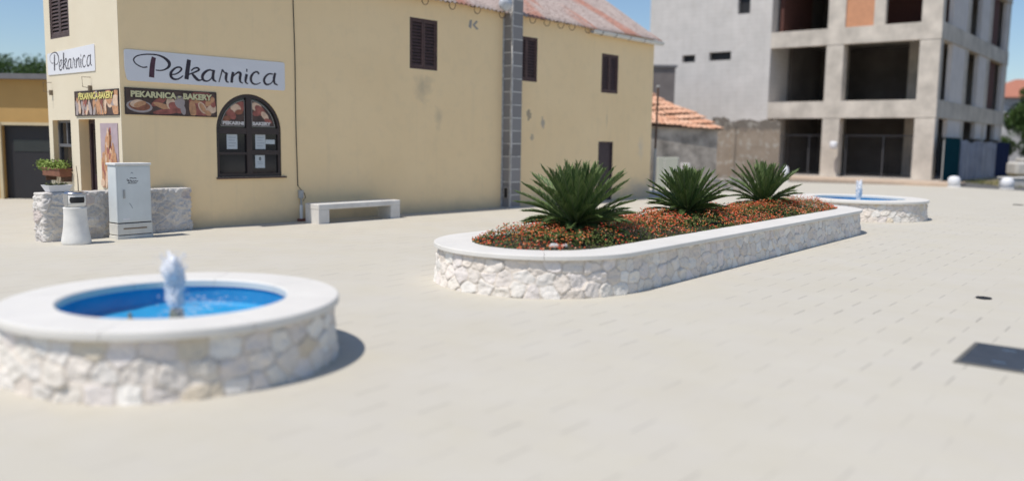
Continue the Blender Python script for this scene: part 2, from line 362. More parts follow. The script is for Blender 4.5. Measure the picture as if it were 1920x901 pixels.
def text_mb(txt, size, width=None, bold=.0, ext=.002):
    cu = bpy.data.curves.new('t', 'FONT'); cu.body = txt; cu.size = size; cu.extrude = ext; cu.offset = bold; cu.resolution_u = 3
    ob = bpy.data.objects.new('t', cu); COL.objects.link(ob); bpy.context.view_layer.update()
    me = bpy.data.meshes.new_from_object(ob.evaluated_get(bpy.context.evaluated_depsgraph_get()))
    v = np.array([p.co[:] for p in me.vertices]); f = [list(p.vertices) for p in me.polygons]
    bpy.data.objects.remove(ob); bpy.data.meshes.remove(me); bpy.data.curves.remove(cu)
    v[:, 0] -= v[:, 0].min(); v[:, 1] -= v[:, 1].min()
    if width: v[:, 0] *= width / v[:, 0].max(); v[:, 1] *= size * .73 / max(v[:, 1].max(), 1e-6)
    return v, f
# lattice noise for displaced stone
_lat = rng.random((64, 64, 64))
def vnoise(x, y, z):
    x, y, z = (np.asarray(a, float) for a in (x, y, z)); xi, yi, zi = (np.floor(a).astype(int) for a in (x, y, z)); fx, fy, fz = x - xi, y - yi, z - zi
    fx, fy, fz = (a * a * (3 - 2 * a) for a in (fx, fy, fz)); L = lambda i, j, k: _lat[i % 64, j % 64, k % 64]
    g = 0
    for i in (0, 1):
        for j in (0, 1):
            for k in (0, 1): g = g + L(xi + i, yi + j, zi + k) * (fx if i else 1 - fx) * (fy if j else 1 - fy) * (fz if k else 1 - fz)
    return g
def fbm(x, y, z, o=4):
    a = 0; amp = .5; t = 0
    for i in range(o): a = a + amp * vnoise(x * 2 ** i, y * 2 ** i + 7 * i, z * 2 ** i); t += amp; amp *= .5
    return a / t
def stone_skin(name, path, z0, z1, cw, ch, du, dv, pal, mortar, parent, batter=.03, bulge=.022, seed=1, matn='stone', jw=.010, rough=.010, cap=None, bul_out=False, flat=.020):
    """closed path: function u(0..L)->(x,y,nx,ny); L given as path.L.  Rubble stones as real relief."""
    g = np.random.default_rng(seed); L = path.L; nu = int(L / du); nv = int((z1 - z0) / dv) + 1
    nc = max(3, int(round(L / cw))); nr = max(1, int(round((z1 - z0) / ch))); cwu = L / nc; chv = (z1 - z0) / nr
    ju = g.uniform(-.36, .36, (nc, nr + 2)); jv = g.uniform(-.32, .32, (nc, nr + 2)); 
    colr = np.array(pal)[g.choice(len(pal), (nc, nr + 2))] * g.uniform(.90, 1.06, (nc, nr + 2, 1))
    offs = g.uniform(-.5, 1, (nc, nr + 2)); tx = g.uniform(-.12, .12, (nc, nr + 2)); tz = g.uniform(-.16, .16, (nc, nr + 2))
    u = np.arange(nu) * L / nu; v = np.linspace(0, z1 - z0, nv); UU, VV = np.meshgrid(u, v, indexing='ij')
    wu = UU + .05 * (fbm(UU * 9, VV * 9, 3 + seed, 3) - .5); wv = VV + .05 * (fbm(UU * 9, VV * 9, 13 + seed, 3) - .5)
    bu = np.floor(wu / cwu).astype(int); bv = np.floor(wv / chv).astype(int)
    F1 = np.full(UU.shape, 9.); F2 = np.full(UU.shape, 9.); I1 = np.zeros(UU.shape, int); J1 = np.zeros(UU.shape, int); DX = np.zeros(UU.shape); DY = np.zeros(UU.shape)
    for di in (-2, -1, 0, 1, 2):
        for dj in (-1, 0, 1):
            i = bu + di; j = np.clip(bv + dj, -1, nr); ii = i % nc; jj = j + 1
            su = (i + .5 + ju[ii, jj] + .5 * (j % 2)) * cwu; sv = (j + .5 + jv[ii, jj]) * chv
            dx = wu - su; dy = wv - sv; d = (np.abs(dx) ** 2.6 + np.abs(dy * cwu / chv * .9) ** 2.6) ** (1 / 2.6)
            n1 = d < F1; F2 = np.where(n1, F1, np.minimum(F2, d)); F1 = np.where(n1, d, F1); I1 = np.where(n1, ii, I1); J1 = np.where(n1, jj, J1); DX = np.where(n1, dx, DX); DY = np.where(n1, dy, DY)
    e = (F2 - F1) * .5; prof = np.clip((e - jw * .5) / flat, 0, 1); prof = 1 - (1 - prof) ** 2.2
    h = prof * (bulge + offs[I1, J1] * bulge * .5 + DX * tx[I1, J1] + DY * tz[I1, J1]) + rough * (.35 + .65 * prof) * (fbm(UU * 17, VV * 17, seed + .5, 4) - .5) * 3.2 + .003 * (fbm(UU * 60, VV * 60, 5, 2) - .5)
    fr_ = VV / (z1 - z0); h = h + batter * (1 - fr_)
    ease = np.clip((z1 - z0 - VV) / .03, 0, 1) if not bul_out else 1; h = h * (.3 + .7 * ease) 
    X = np.array([path(a) for a in u]); P = np.stack([X[:, 0][:, None] + X[:, 2][:, None] * h, X[:, 1][:, None] + X[:, 3][:, None] * h, z0 + VV], -1)
    mask = np.clip((e - jw * .6) / .008, 0, 1)[..., None]; C = mask * colr[I1, J1] + (1 - mask) * np.array(mortar)
    idx = np.arange(nu * nv).reshape(nu, nv); a = idx; b = np.roll(idx, -1, 0)
    faces = np.stack([a[:, :-1], b[:, :-1], b[:, 1:], a[:, 1:]], -1).reshape(-1, 4).tolist(); V = P.reshape(-1, 3); CC = C.reshape(-1, 3)
    if cap:      # cap: close the top towards the middle of the path
        top = P[:, -1]; q = np.array(cap(top)); n0 = len(V)
        q[:, 2] = z1 + .012 * fbm(q[:, 0] * 9, q[:, 1] * 9, 1.5, 3); V = np.vstack([V, q]); CC = np.vstack([CC, np.tile(np.array(mortar), (len(q), 1)) * .95 + .0])
        for i in range(nu): faces.append([int(idx[i, -1]), int(idx[(i + 1) % nu, -1]), n0 + (i + 1) % nu, n0 + i])
    mb = MB(); mb.v = [tuple(p) for p in V]; mb.f = faces; mb.mi = [0] * len(faces); mb.sm = [True] * len(faces)
    o = obj(name, mb, matn, parent); ca = o.data.color_attributes.new('stone', 'FLOAT_COLOR', 'POINT')
    ca.data.foreach_set('color', np.hstack([CC, np.ones((len(CC), 1))]).astype(np.float32).ravel()); return o
class CirclePath:
    def __init__(s, cx, cy, r): s.cx, s.cy, s.r = cx, cy, r; s.L = 2 * math.pi * r
    def __call__(s, u): a = u / s.r; c, d = math.cos(a), math.sin(a); return (s.cx + s.r * c, s.cy + s.r * d, c, d)
class PolyPath:
    def __init__(s, pts):
        s.p = np.array(pts, float); s.q = np.roll(s.p, -1, 0); s.d = s.q - s.p; s.l = np.hypot(*s.d.T); s.c = np.r_[0, np.cumsum(s.l)]; s.L = s.c[-1]
        n = np.stack([s.d[:, 1], -s.d[:, 0]], 1) / s.l[:, None]; s.n = n; s.nv = n + np.roll(n, 1, 0); s.nv /= np.hypot(*s.nv.T)[:, None]
    def __call__(s, u):
        i = int(np.clip(np.searchsorted(s.c, u, 'right') - 1, 0, len(s.l) - 1)); t = (u - s.c[i]) / s.l[i]; p = s.p[i] + s.d[i] * t
        n = s.nv[i] * (1 - t) + s.nv[(i + 1) % len(s.l)] * t; n = n / np.hypot(*n); return (p[0], p[1], n[0], n[1])
def stadium(c1, c2, r1, r2, n=48):
    c1 = np.array(c1); c2 = np.array(c2); d = c2 - c1; t0 = math.atan2(d[1], d[0]); be = math.acos((r1 - r2) / np.hypot(*d))
    p = [c1 + r1 * np.array([math.cos(t), math.sin(t)]) for t in np.linspace(t0 + be, t0 + 2 * math.pi - be, n)]
    p += [c2 + r2 * np.array([math.cos(t), math.sin(t)]) for t in np.linspace(t0 - be, t0 + be, n)]; return p   # counter-clockwise
def densify(p, step=.15):
    out = []
    for i in range(len(p)):
        a = np.array(p[i]); b = np.array(p[(i + 1) % len(p)]); k = max(1, int(np.hypot(*(b - a)) / step))
        out += [a + (b - a) * t / k for t in range(k)]
    return out
def ring(outer, inner, z0, z1, bev=.012):
    """slab ring between two matched outlines, rounded arris"""
    mb = MB(); n = len(outer); rows = []
    for t, z in ((0, z0), (0, z0)): pass
    O = np.array(outer); I = np.array(inner); D = I - O; Ln = np.hypot(*D.T)[:, None]; U = D / Ln
    lay = [(O + U * bev * .4, z0), (O, z0 + bev * .5), (O, z1 - bev), (O + U * bev * .35, z1 - bev * .35), (O + U * bev, z1), (I - U * bev, z1), (I, z1 - bev), (I, z0), (O + U * bev * .4, z0)]
    vs = [(p[0], p[1], z) for A, z in lay for p in A]; fs = []
    for k in range(len(lay) - 1):
        for i in range(n): j = (i + 1) % n; fs.append([k * n + i, k * n + j, (k + 1) * n + j, (k + 1) * n + i])
    mb.add(vs, fs, 0, False); return mb
def ring_seg(O, I, z0, z1, bev=.010, mb=None):
    mb = mb or MB(); O = np.array(O); I = np.array(I); n = len(O); D = I - O; U = D / np.hypot(*D.T)[:, None]
    lay = [(O + U * bev * .4, z0), (O, z0 + bev * .5), (O, z1 - bev), (O + U * bev * .35, z1 - bev * .35), (O + U * bev, z1), (I - U * bev, z1), (I, z1 - bev), (I, z0)]
    m_ = len(lay); vs = [(p[0], p[1], z) for A, z in lay for p in A]; fs = []
    for k in range(m_):
        k2 = (k + 1) % m_
        for i in range(n - 1): fs.append([k * n + i, k * n + i + 1, k2 * n + i + 1, k2 * n + i])
    fs.append([k * n for k in range(m_)]); fs.append([k * n + n - 1 for k in range(m_)][::-1]); mb.add(vs, fs, 0, False); return mb

# ------------------------------------------------------------------ measured places of the background pieces
CAB_ANG = R(53)
OHX0, OHX1, OHY0, OHY1, OHZ, OHR = 5.0, 8.4, 34.2, 39.0, 2.45, 4.3
OH0 = (6.5, 36, 0)
RWX0, RWX1, RWY, RWZ = 10.2, 13.6, 43.5, 3.0
MOX, MOY = 8.3, 32.9
EBX, EBY, EBZ = 5.75, 33.8, 1.25
PLX, PLY, PLZ = 5.0, 30.1, 3.75
GBX0, GBX1, GBY, GBZ = 7.2, 8.6, 46.0, 5.85
CARX, CARY = 25.5, 40.3
M['gray_st'] = mat('old_grey_stone', (.27, .26, .25), .95, .25, 6, .4)
M['pale_block'] = mat('pale_rough_stone', (.50, .48, .45), .95, .12, 3, .4)

# ================================================================== ground
g = MB(); g.box(-500, 500, -120, 1500, -.4, 0); obj('ground', g, 'asphalt', frame='world', kind='structure')
PZ = .012
g = MB(); g.poly([(x, y, PZ) for x, y in [(-42, -14), (60, -14), (45, 5), (22.0, 36.2), (20.35, 39.45), (14.1, 41.7), (4, 46), (-42, 46)]])
obj('plaza_paving', g, 'plaza', frame='world', kind='structure')
g = MB(); g.box(-3.0, -.06, -1.6, 17.5, -.02, .17, 0, .02); obj('pavement', g, 'tan', frame='site', kind='structure')
# verge of dry grass at the far right
g = MB(); g.poly([(x, y, .02) for x, y in [(23.3, 40.6), (30, 35), (42, 60), (30, 60)]]); obj('verge', g, mat('dry_verge', (.30, .25, .15), .95, .2, 1.5), frame='world', kind='structure')
g = MB()
for i in range(2600):
    t = rng.random(2); x = 23.6 + t[0] * 8; y = 39.8 + t[1] * 7 - (x - 23.6) * .55; h = rng.uniform(.05, .22); a = rng.uniform(0, 6.28); wd = .02
    g.add([(x - wd * math.cos(a), y - wd * math.sin(a), 0), (x + wd * math.cos(a), y + wd * math.sin(a), 0), (x + rng.normal(0, .04), y + rng.normal(0, .04), h)], [[0, 1, 2]])
obj('grass', g, leafmat('verge_grass', (.10, .13, .03), (.25, .22, .09)), frame='world', kind='stuff', label='dry greenish grass on the verge beyond the plaza')

# ================================================================== bakery house
HW = 17.2; HD = 3.42; EZ = 5.06; SL = .65
house = thing('bakery_house', 'long pale yellow two storey house with rusty corrugated roof and bakery signs', 'house')
def holes_wall(mb, u0, u1, z0, z1, holes, to, depths, mi=0, mir=0):
    us = sorted({u0, u1, *[h[0] for h in holes], *[h[1] for h in holes]}); zs = sorted({z0, z1, *[h[2] for h in holes], *[h[3] for h in holes]})
    for i in range(len(us) - 1):
        for j in range(len(zs) - 1):
            a, b, c, d = us[i], us[i + 1], zs[j], zs[j + 1]; mu, mz = (a + b) / 2, (c + d) / 2
            if any(h[0] < mu < h[1] and h[2] < mz < h[3] for h in holes): continue
            mb.poly([to(a, c, 0), to(b, c, 0), to(b, d, 0), to(a, d, 0)], mi)
    for h, dp in zip(holes, depths):
        a, b, c, d = h[:4]
        mb.poly([to(a, c, 0), to(a, c, dp), to(a, d, dp), to(a, d, 0)], mir); mb.poly([to(b, c, 0), to(b, d, 0), to(b, d, dp), to(b, c, dp)], mir)
        mb.poly([to(a, d, 0), to(a, d, dp), to(b, d, dp), to(b, d, 0)], mir); mb.poly([to(a, c, 0), to(b, c, 0), to(b, c, dp), to(a, c, dp)], mir)
toL = lambda u, z, d: (u, d, z); toS = lambda u, z, d: (d, u, z)
AW = (1.82, 3.26, .98, 2.62); AR = .72
SH = [(6.76, 7.64, 3.44, 4.62), (10.50, 11.37, 3.40, 4.58), (14.36, 15.22, 3.28, 4.44)]
CD = (14.3, 15.06, .02, 1.81)
wl = MB(); hl = [AW] + SH + [CD]; holes_wall(wl, 0, HW, -.05, EZ + .11, hl, toL, [.09] + [.10] * 3 + [.12])
n = 14                                                 # arch spandrels
cx, cz = (AW[0] + AW[1]) / 2, AW[3] - AR
arcL = [(cx + AR * math.cos(t), cz + AR * math.sin(t)) for t in np.linspace(math.pi, math.pi / 2, n)]
arcR = [(cx + AR * math.cos(t), cz + AR * math.sin(t)) for t in np.linspace(math.pi / 2, 0, n)]
for arc, cor_ in ((arcL, (AW[0], AW[3])), (arcR, (AW[1], AW[3]))):
    for i in range(n - 1):
        wl.poly([(arc[i][0], 0, arc[i][1]), (arc[i + 1][0], 0, arc[i + 1][1]), (cor_[0], 0, cor_[1])])
        wl.poly([(arc[i][0], 0, arc[i][1]), (arc[i + 1][0], 0, arc[i + 1][1]), (arc[i + 1][0], .09, arc[i + 1][1]), (arc[i][0], .09, arc[i][1])])
SD = (1.13, 1.90, .15, 2.06); SW = (2.29, 3.22, 1.02, 2.05); SU = (2.15, 3.12, 3.65, 5.02)
holes_wall(wl, 0, HD, -.05, EZ + .1, [SD, SW, SU], toS, [.24, .16, .07])
wl.poly([(0, 0, EZ + .1), (0, HD, EZ + .1), (0, HD, EZ + SL * HD + .08)])
wl.poly([(HW, 0, -.05), (HW, HD, -.05), (HW, HD, EZ + SL * HD + .08), (HW, 0, EZ + .10)]); wl.poly([(0, HD, -.05), (HW, HD, -.05), (HW, HD, EZ + SL * HD + .08), (0, HD, EZ + SL * HD + .08)])
# room floor/ceiling so openings stay dark inside
wl.poly([(0.0, 0.3, 2.75), (HW, .3, 2.75), (HW, HD, 2.75), (0, HD, 2.75)])
obj('wall', wl, 'facade', house)
# roof: corrugated sheets
def corr(mb, s0, s1, o0, o1, pitch=.155, amp=.024):
    ns = int((s1 - s0) / pitch * 8); xs = np.linspace(s0, s1, ns + 1); no = 14; os_ = np.linspace(o0, o1, no + 1)
    vs = []
    for o in os_:
        jit = .012 * math.sin(o * 9)
        for x in xs: vs.append((x, o, EZ + .155 + SL * o + amp * math.sin(2 * math.pi * x / pitch) + .012 * math.sin(x * 1.7 + o)))
    k = ns + 1; fs = [[j * k + i, j * k + i + 1, (j + 1) * k + i + 1, (j + 1) * k + i] for j in range(no) for i in range(ns)]
    b = len(vs); vs2 = [(x, y, z - .012) for x, y, z in vs]; fs2 = [[q + b for q in f][::-1] for f in fs]
    edge = [[i, i + b, i + 1 + b, i + 1] for i in range(ns)]
    mb.add(vs + vs2, fs + fs2 + edge, 0, True)
rf = MB(); corr(rf, -.12, 17.36, -.20, 3.6); roof = obj('roof', rf, 'roof', house)
g = MB(); g.prism([(-.05, -.13, EZ + .035), (HW + .1, -.13, EZ + .035), (HW + .1, -.13, EZ + .055), (-.05, -.13, EZ + .055)], (0, .127, .02)); obj('eave_board', g, 'wood', house)
# shutters
def shutter(a, b, c, d, to, mt, parent=house, tilt=0.0, nsl=13, name='shutter', plain=False):
    fr = MB(); t = .05; y0, y1 = .015, .06
    def bx(mb, u0, u1, z0, z1, p0, p1, mi=0):
        P = [to(u0, z0, p0), to(u1, z0, p0), to(u1, z0, p1), to(u0, z0, p1), to(u0, z1, p0), to(u1, z1, p0), to(u1, z1, p1), to(u0, z1, p1)]
        mb.add(P, [[3, 2, 1, 0], [4, 5, 6, 7], [0, 1, 5, 4], [1, 2, 6, 5], [2, 3, 7, 6], [3, 0, 4, 7]], mi)
    bk = MB(); bx(bk, a, b, c, d, .062, .08)
    for u0, u1, z0, z1 in ((a, a + .035, c, d), (b - .035, b, c, d), (a + .035, b - .035, d - .035, d), (a + .035, b - .035, c, c + .035)): bx(fr, u0, u1, z0, z1, .0, .062)
    w_ = obj('shutter_frame', fr, mt, parent); obj('shade_backing', bk, 'dark', w_)  # near-black backing: shade in the slat gaps is put into its colour
    mid = (a + b) / 2
    for u0, u1 in ((a + .037, mid - .004), (mid + .004, b - .037)):
        lf = MB()
        for q in ((u0, u0 + t, c + .04, d - .04), (u1 - t, u1, c + .04, d - .04), (u0 + t, u1 - t, d - .04 - t, d - .04), (u0 + t, u1 - t, c + .04, c + .04 + t)): bx(lf, *q, .012, .045)
        z0, z1 = c + .04 + t, d - .04 - t; hs = (z1 - z0) / nsl
        for i in range(nsl):
            za = z0 + i * hs; dz = hs * .66
            P = [to(u0 + t, za, .014), to(u1 - t, za, .014), to(u1 - t, za + dz, .042), to(u0 + t, za + dz, .042), to(u0 + t, za + .008, .012), to(u1 - t, za + .008, .012), to(u1 - t, za + dz + .008, .040), to(u0 + t, za + dz + .008, .040)]
            lf.add(P, [[0, 1, 2, 3], [7, 6, 5, 4], [0, 4, 5, 1], [2, 6, 7, 3], [0, 3, 7, 4], [1, 5, 6, 2]])
        obj('shutter_leaf', lf, mt, w_)
for s_ in SH: shutter(*s_, toL, 'shutter')
shutter(*SU, toS, 'shutter2', nsl=17)
g = MB(); g.box(CD[0], CD[1], .045, .10, CD[2], CD[3]); g.box(CD[0], CD[0] + .05, .01, .045, CD[2], CD[3]); g.box(CD[1] - .05, CD[1], .01, .045, CD[2], CD[3]); g.box(CD[0] + .05, CD[1] - .05, .01, .045, CD[3] - .05, CD[3])
cd = obj('side_door', g, 'bwood', house)
# arched window
W0, W1, Z0 = AW[0], AW[1], AW[2]
def arc_pts(r, t0, t1, n=16, dx=0): return [(cx + dx + r * math.cos(t), cz + r * math.sin(t)) for t in np.linspace(t0, t1, n)]
fr = MB(); fw = .065; Y0, Y1 = .02, .075
o_ = [(W0, Z0)] + arc_pts(AR, math.pi, 0, 30) + [(W1, Z0)]; i_ = [(W0 + fw, Z0 + fw)] + arc_pts(AR - fw, math.pi, 0, 30) + [(W1 - fw, Z0 + fw)]
k = len(o_)
for i in range(k):
    j = (i + 1) % k; a, b, c, d = o_[i], o_[j], i_[j], i_[i]
    fr.poly([(p[0], Y0, p[1]) for p in (a, b, c, d)]); fr.poly([(d[0], Y0, d[1]), (c[0], Y0, c[1]), (c[0], Y1, c[1]), (d[0], Y1, d[1])]); fr.poly([(a[0], Y0, a[1]), (b[0], Y0, b[1]), (b[0], Y1, b[1]), (a[0], Y1, a[1])])
win = obj('arched_window', fr, 'frame', house)
g = MB(); g.box(cx - .06, cx + .06, .012, .07, Z0 + fw, cz + AR - fw - .003); g.box(W0 + fw, cx - .06, .016, .07, 1.83, 1.95); g.box(cx + .06, W1 - fw, .016, .07, 1.83, 1.95)
g.box(cx + .06, W1 - fw, .018, .07, 1.42, 1.51); g.box(W0 + fw, cx - .06, .018, .07, 1.42, 1.47); obj('glazing_bar', g, 'frame', win)
g = MB(); g.poly([(p[0], .055, p[1]) for p in i_]); obj('pane', g, 'glass', win)
g = MB(); g.box(W0 - .02, W1 + .10, -.045, .02, Z0 - .035, Z0 - .004, 0, .004); obj('sill', g, 'shutter', win)
# interior behind the glass
def disc(mb, x, z, rx, rz, y, mi=0, n=14, rot=0.0, th=.0):
    pts = []
    for k in range(n):
        a = 2 * math.pi * k / n; u, v = rx * math.cos(a), rz * math.sin(a); pts.append((x + u * math.cos(rot) - v * math.sin(rot), y, z + u * math.sin(rot) + v * math.cos(rot)))
    mb.poly(pts, mi)
def clip_arc(x, z, rr):    # keep a point inside the arch radius rr
    d = math.hypot(x - cx, z - cz); 
    return (x, z) if d <= rr else (cx + (x - cx) * rr / d, cz + (z - cz) * rr / d)
for side in (-1, 1):
    g = MB(); r1 = AR - fw - .05
    x_in = cx + side * .085; bx0 = cx + side * (r1 - .01)
    ang = np.linspace(math.pi / 2 - math.asin(min(.99, .085 / r1)) , math.asin(.09 / r1), 12)
    pts = [(cx + side * r1 * math.cos(t), cz + r1 * math.sin(t)) for t in ang]
    loop = [(x_in, 1.985)] + pts + [(cx + side * r1 * math.cos(math.asin(.075 / r1)), 1.985)]
    g.poly([(p[0], .050, p[1]) for p in loop], 0)
    # swirls of bread in the printed picture
    sw = [(.17, 2.36, .13, .10, 1, .5), (.27, 2.33, .12, .09, 2, -.3), (.38, 2.22, .14, .08, 1, -.7), (.47, 2.12, .09, .06, 3, .2), (.20, 2.26, .09, .05, 3, .1)] if side < 0 else \
         [(.20, 2.37, .13, .09, 2, -.4), (.28, 2.30, .15, .08, 1, -.7), (.38, 2.2, .11, .06, 2, -.8), (.19, 2.25, .09, .06, 1, .1), (.46, 2.09, .10, .05, 1, -.5)]
    for q, (dx, z, a, b, mi, rt) in enumerate(sw):
        pp = []
        for k in range(14):
            t = 2 * math.pi * k / 14; u, v = a * math.cos(t), b * math.sin(t); X, Z = cx + side * dx + u * math.cos(rt * 1) - v * math.sin(rt), z + u * math.sin(rt) + v * math.cos(rt)
            X, Z = clip_arc(X, Z, r1 - .015); X = max(X, x_in + .008) if side > 0 else min(X, x_in - .008); pp.append((X, .0490 - q * .0006, max(Z, 2.06)))
        g.poly(pp, mi)
    # white hand-cut border
    L = loop + [loop[0]]
    for a, b in zip(L[:-1], L[1:]):
        d = Vector((b[0] - a[0], 0, b[1] - a[1])); 
        if d.length < 1e-4: continue
        nrm = Vector((-d.z, 0, d.x)).normalized() * .006; g.poly([(a[0] - nrm.x, .044, a[1] - nrm.z), (b[0] - nrm.x, .044, b[1] - nrm.z), (b[0] + nrm.x, .044, b[1] + nrm.z), (a[0] + nrm.x, .044, a[1] + nrm.z)], 4)
    v, f = text_mb('PEKARNI' if side < 0 else 'BAKERY', .10, .46 if side < 0 else .42, .006, .0012)
    x0 = (cx - .085 - .475) if side < 0 else x_in + .008
    g.add([(x0 + p[0], .041 - p[2], 2.005 + p[1]) for p in v], f, 5)
    obj('window_picture', g, ['pbg', 'bunr', 'bun2', 'bun3', 'graymark', 'whitetxt'], win)
for (a, d, b, c, kind) in [(2.06, 1.82, 2.29, 1.53, 0), (2.69, 1.825, 2.92, 1.53, 0), (2.925, 1.725, 3.14, 1.635, 1), (2.68, 1.41, 2.90, 1.15, 2)]:
    g = MB(); g.box(a, b, .046, .050, c, d)
    if kind == 0:
        for i in range(4): z = d - .06 - i * .055; g.box(a + .035, b - .035 - .03 * (i % 2), .0445, .046, z - .006, z + .004, 1)
    if kind == 2:
        disc(g, (a + b) / 2, d - .075, .026, .034, .0445, 2); disc(g, (a + b) / 2, d - .075, .017, .006, .0440, 0)
        for i in range(2): z = d - .14 - i * .035; g.box(a + .05, b - .05, .0445, .046, z - .004, z + .004, 1)
    obj('paper_notice', g, ['paper', 'inkg', 'ink'], win)
# entrance, side window
g = MB(); g.poly([toS(SD[0], SD[2], .235), toS(SD[1], SD[2], .235), toS(SD[1], SD[3], .235), toS(SD[0], SD[3], .235)]); 
for a, b, c, d in ((SD[0], SD[0] + .07, SD[2], SD[3]), (SD[1] - .07, SD[1], SD[2], SD[3]), (SD[0] + .07, SD[1] - .07, SD[3] - .08, SD[3])): g.box(.19, .233, a, b, c, d)
dr = obj('entrance_door', g, 'bwood', house)
g = MB(); g.box(.205, .230, SD[0] + .16, SD[1] - .16, 1.0, 1.85); obj('door_glass', g, 'glass', dr)
g = MB(); g.tube([(.19, SD[0] + .12, 1.05), (.15, SD[0] + .12, 1.05), (.15, SD[0] + .22, 1.05)], .012, 6); obj('handle', g, 'steel', dr)
g = MB(); g.box(.14, .158, SW[0], SW[1], SW[2], SW[3])
w2 = obj('side_window', g, 'glass', house)
g = MB()
for a, b, c, d in ((SW[0], SW[0] + .05, SW[2], SW[3]), (SW[1] - .05, SW[1], SW[2], SW[3]), (SW[0] + .05, SW[1] - .05, SW[3] - .05, SW[3]), (SW[0] + .05, SW[1] - .05, 1.52, 1.58), (2.73, 2.78, 1.58, SW[3] - .05)): g.box(.10, .139, a, b, c, d)
obj('window_frame', g, 'galvd', w2)
g = MB(); g.box(-.45, 0, 1.0, 2.0, 0, .15, 0, .01); obj('door_step', g, 'concrete', house)
# chimney of grey blocks on the facade
g = MB(); g.box(10.02, 10.42, -.30, 0.0, -.05, 7.6, 0); ch = obj('chimney', g, 'block', house)
g = MB()
for i in range(60):     # smeared mortar bead along the arris
    z = i * .125; wd = .035 + .035 * vnoise(i * .45, 3, 1); wd2 = .02 + .03 * vnoise(i * .6, 9, 1)
    wn_ = .035 + .035 * vnoise((i + 1) * .45, 3, 1); wn2 = .02 + .03 * vnoise((i + 1) * .6, 9, 1)
    g.poly([(10.016, -.304 + wd, z), (10.016, -.304 + wn_, z + .125), (10.016, -.304, z + .125), (10.016, -.304, z)])
    g.poly([(10.016, -.304, z), (10.016, -.304, z + .125), (10.016 + wn2, -.304, z + .125), (10.016 + wd2, -.304, z)])
obj('mortar_bead', g, 'mortar', ch)
g = MB(); g.box(10.006, 10.019, -.22, -.08, .27, .55, 0); g.box(10.000, 10.006, -.20, -.10, .29, .53, 1); g.box(10.001, 10.007, -.235, -.22, .26, .56, 2); g.box(10.001, 10.007, -.08, -.065, .26, .56, 2); g.box(10.001, 10.007, -.22, -.08, .55, .565, 2); obj('soot_door', g, ['wood', 'dark', 'mortar'], ch)
# pale plaster strip beside the chimney
g = MB(); g.box(9.965, 10.018, -.012, 0.002, 0, 5.0, 0); obj('plaster_strip', g, 'mortar', house)
# gutter brackets: empty hooks, then a stretch of gutter
def hook(s, r=.085):
    g = MB(); o = -.24; pts = [(s, -.03, EZ + .03), (s, o + r - .03, EZ + .01), (s, o + r, EZ - .05)]
    for t in np.linspace(0, math.pi * 1.12, 11): pts.append((s + .05 * math.sin(t * .5), o + r * math.cos(t), EZ - .06 - r * 1.1 * math.sin(t)))
    g.tube(pts, .010, 5); return g
for s_ in (6.1, 7.0, 7.88, 8.74, 9.66, 10.85, 11.45, 12.05, 12.55, 13.30): obj('gutter_hook', hook(s_), 'rust', house)
gt = MB(); r = .085; N = 10
for s0_, s1_ in ((13.62, 17.42),):
    prof = [(-.17 - r * math.cos(t), EZ - .015 - r * 1.25 * math.sin(t)) for t in np.linspace(0, math.pi, N)]; prof2 = [(-.17 - (r - .006) * math.cos(t), EZ - .015 - (r - .006) * 1.25 * math.sin(t)) for t in np.linspace(math.pi, 0, N)]
    P = prof + prof2; k = len(P); gt.add([(s0_, p[0], p[1]) for p in P] + [(s1_, p[0], p[1] - .02) for p in P], [[i, (i + 1) % k, k + (i + 1) % k, k + i] for i in range(k)] , 0, False)
gut = obj('gutter', gt, 'gutter', house)
for s_ in (14.05, 14.75, 15.5, 16.3):
    g = MB(); g.tube([(s_, -.17 - (r + .006) * math.cos(t), EZ - .02 - (r + .006) * 1.27 * math.sin(t)) for t in np.linspace(0, math.pi, 10)], .008, 5); obj('gutter_bracket', g, 'rust', gut)
# cable, meter box and conduit beside the bench
g = MB(); pts = []
for i in range(34): z = 5.05 - i * .13; pts.append((3.59 + .045 * (5.05 - z) / 4.3 + .006 * math.sin(z * 2.3), -.012, z))
g.tube(pts, .009, 5); lp = [(3.64, -.015, .78), (3.66, -.04, .72), (3.78, -.05, .60), (3.80, -.05, .52), (3.74, -.05, .44)]; g.tube(lp, .007, 5); obj('cable', g, 'wire', house)
g = MB(); g.box(3.64, 3.75, -.07, -.002, .50, .67, 0, .01); obj('junction_box', g, 'boxg', house)
g = MB(); g.tube([(3.70, -.035, .50), (3.70, -.035, .36)], .022, 8, 0); g.tube([(3.70, -.035, .36), (3.70, -.035, .06)], .036, 10, 1); obj('conduit', g, ['boxg', 'pipe'], house)
g = MB(); g.box(3.62, 3.80, -.075, -.002, 0, .07, 0, .006); g.box(3.80, 3.98, -.03, -.002, 0, .03, 0, .004); obj('foot_brick', g, 'redb', house)
# cement K-shaped smear high on the wall
g = MB(); g.poly([(8.70, -.004, 4.60), (8.79, -.004, 4.56), (8.82, -.004, 4.78), (8.74, -.004, 4.77)]); g.poly([(8.83, -.004, 4.66), (8.97, -.004, 4.78), (9.03, -.004, 4.76), (8.92, -.004, 4.665), (9.06, -.004, 4.58), (8.98, -.004, 4.56)]); obj('cement_mark', g, 'graymark', house)
# thin lamp brackets on the gable side
for b0, z0, sgn in ((1.22, 2.63, 1), (3.15, 2.60, -1)):
    g = MB(); g.tube([(-.01, b0, z0 + .20), (-.16, b0 + .02, z0 + .20), (-.16, b0, z0 + .02), (-.02, b0, z0)], .007, 5); g.box(-.06, -.002, b0 - .03, b0 + .03, z0 - .05, z0 + .05, 0, .006); obj('wall_bracket', g, 'wood', house)
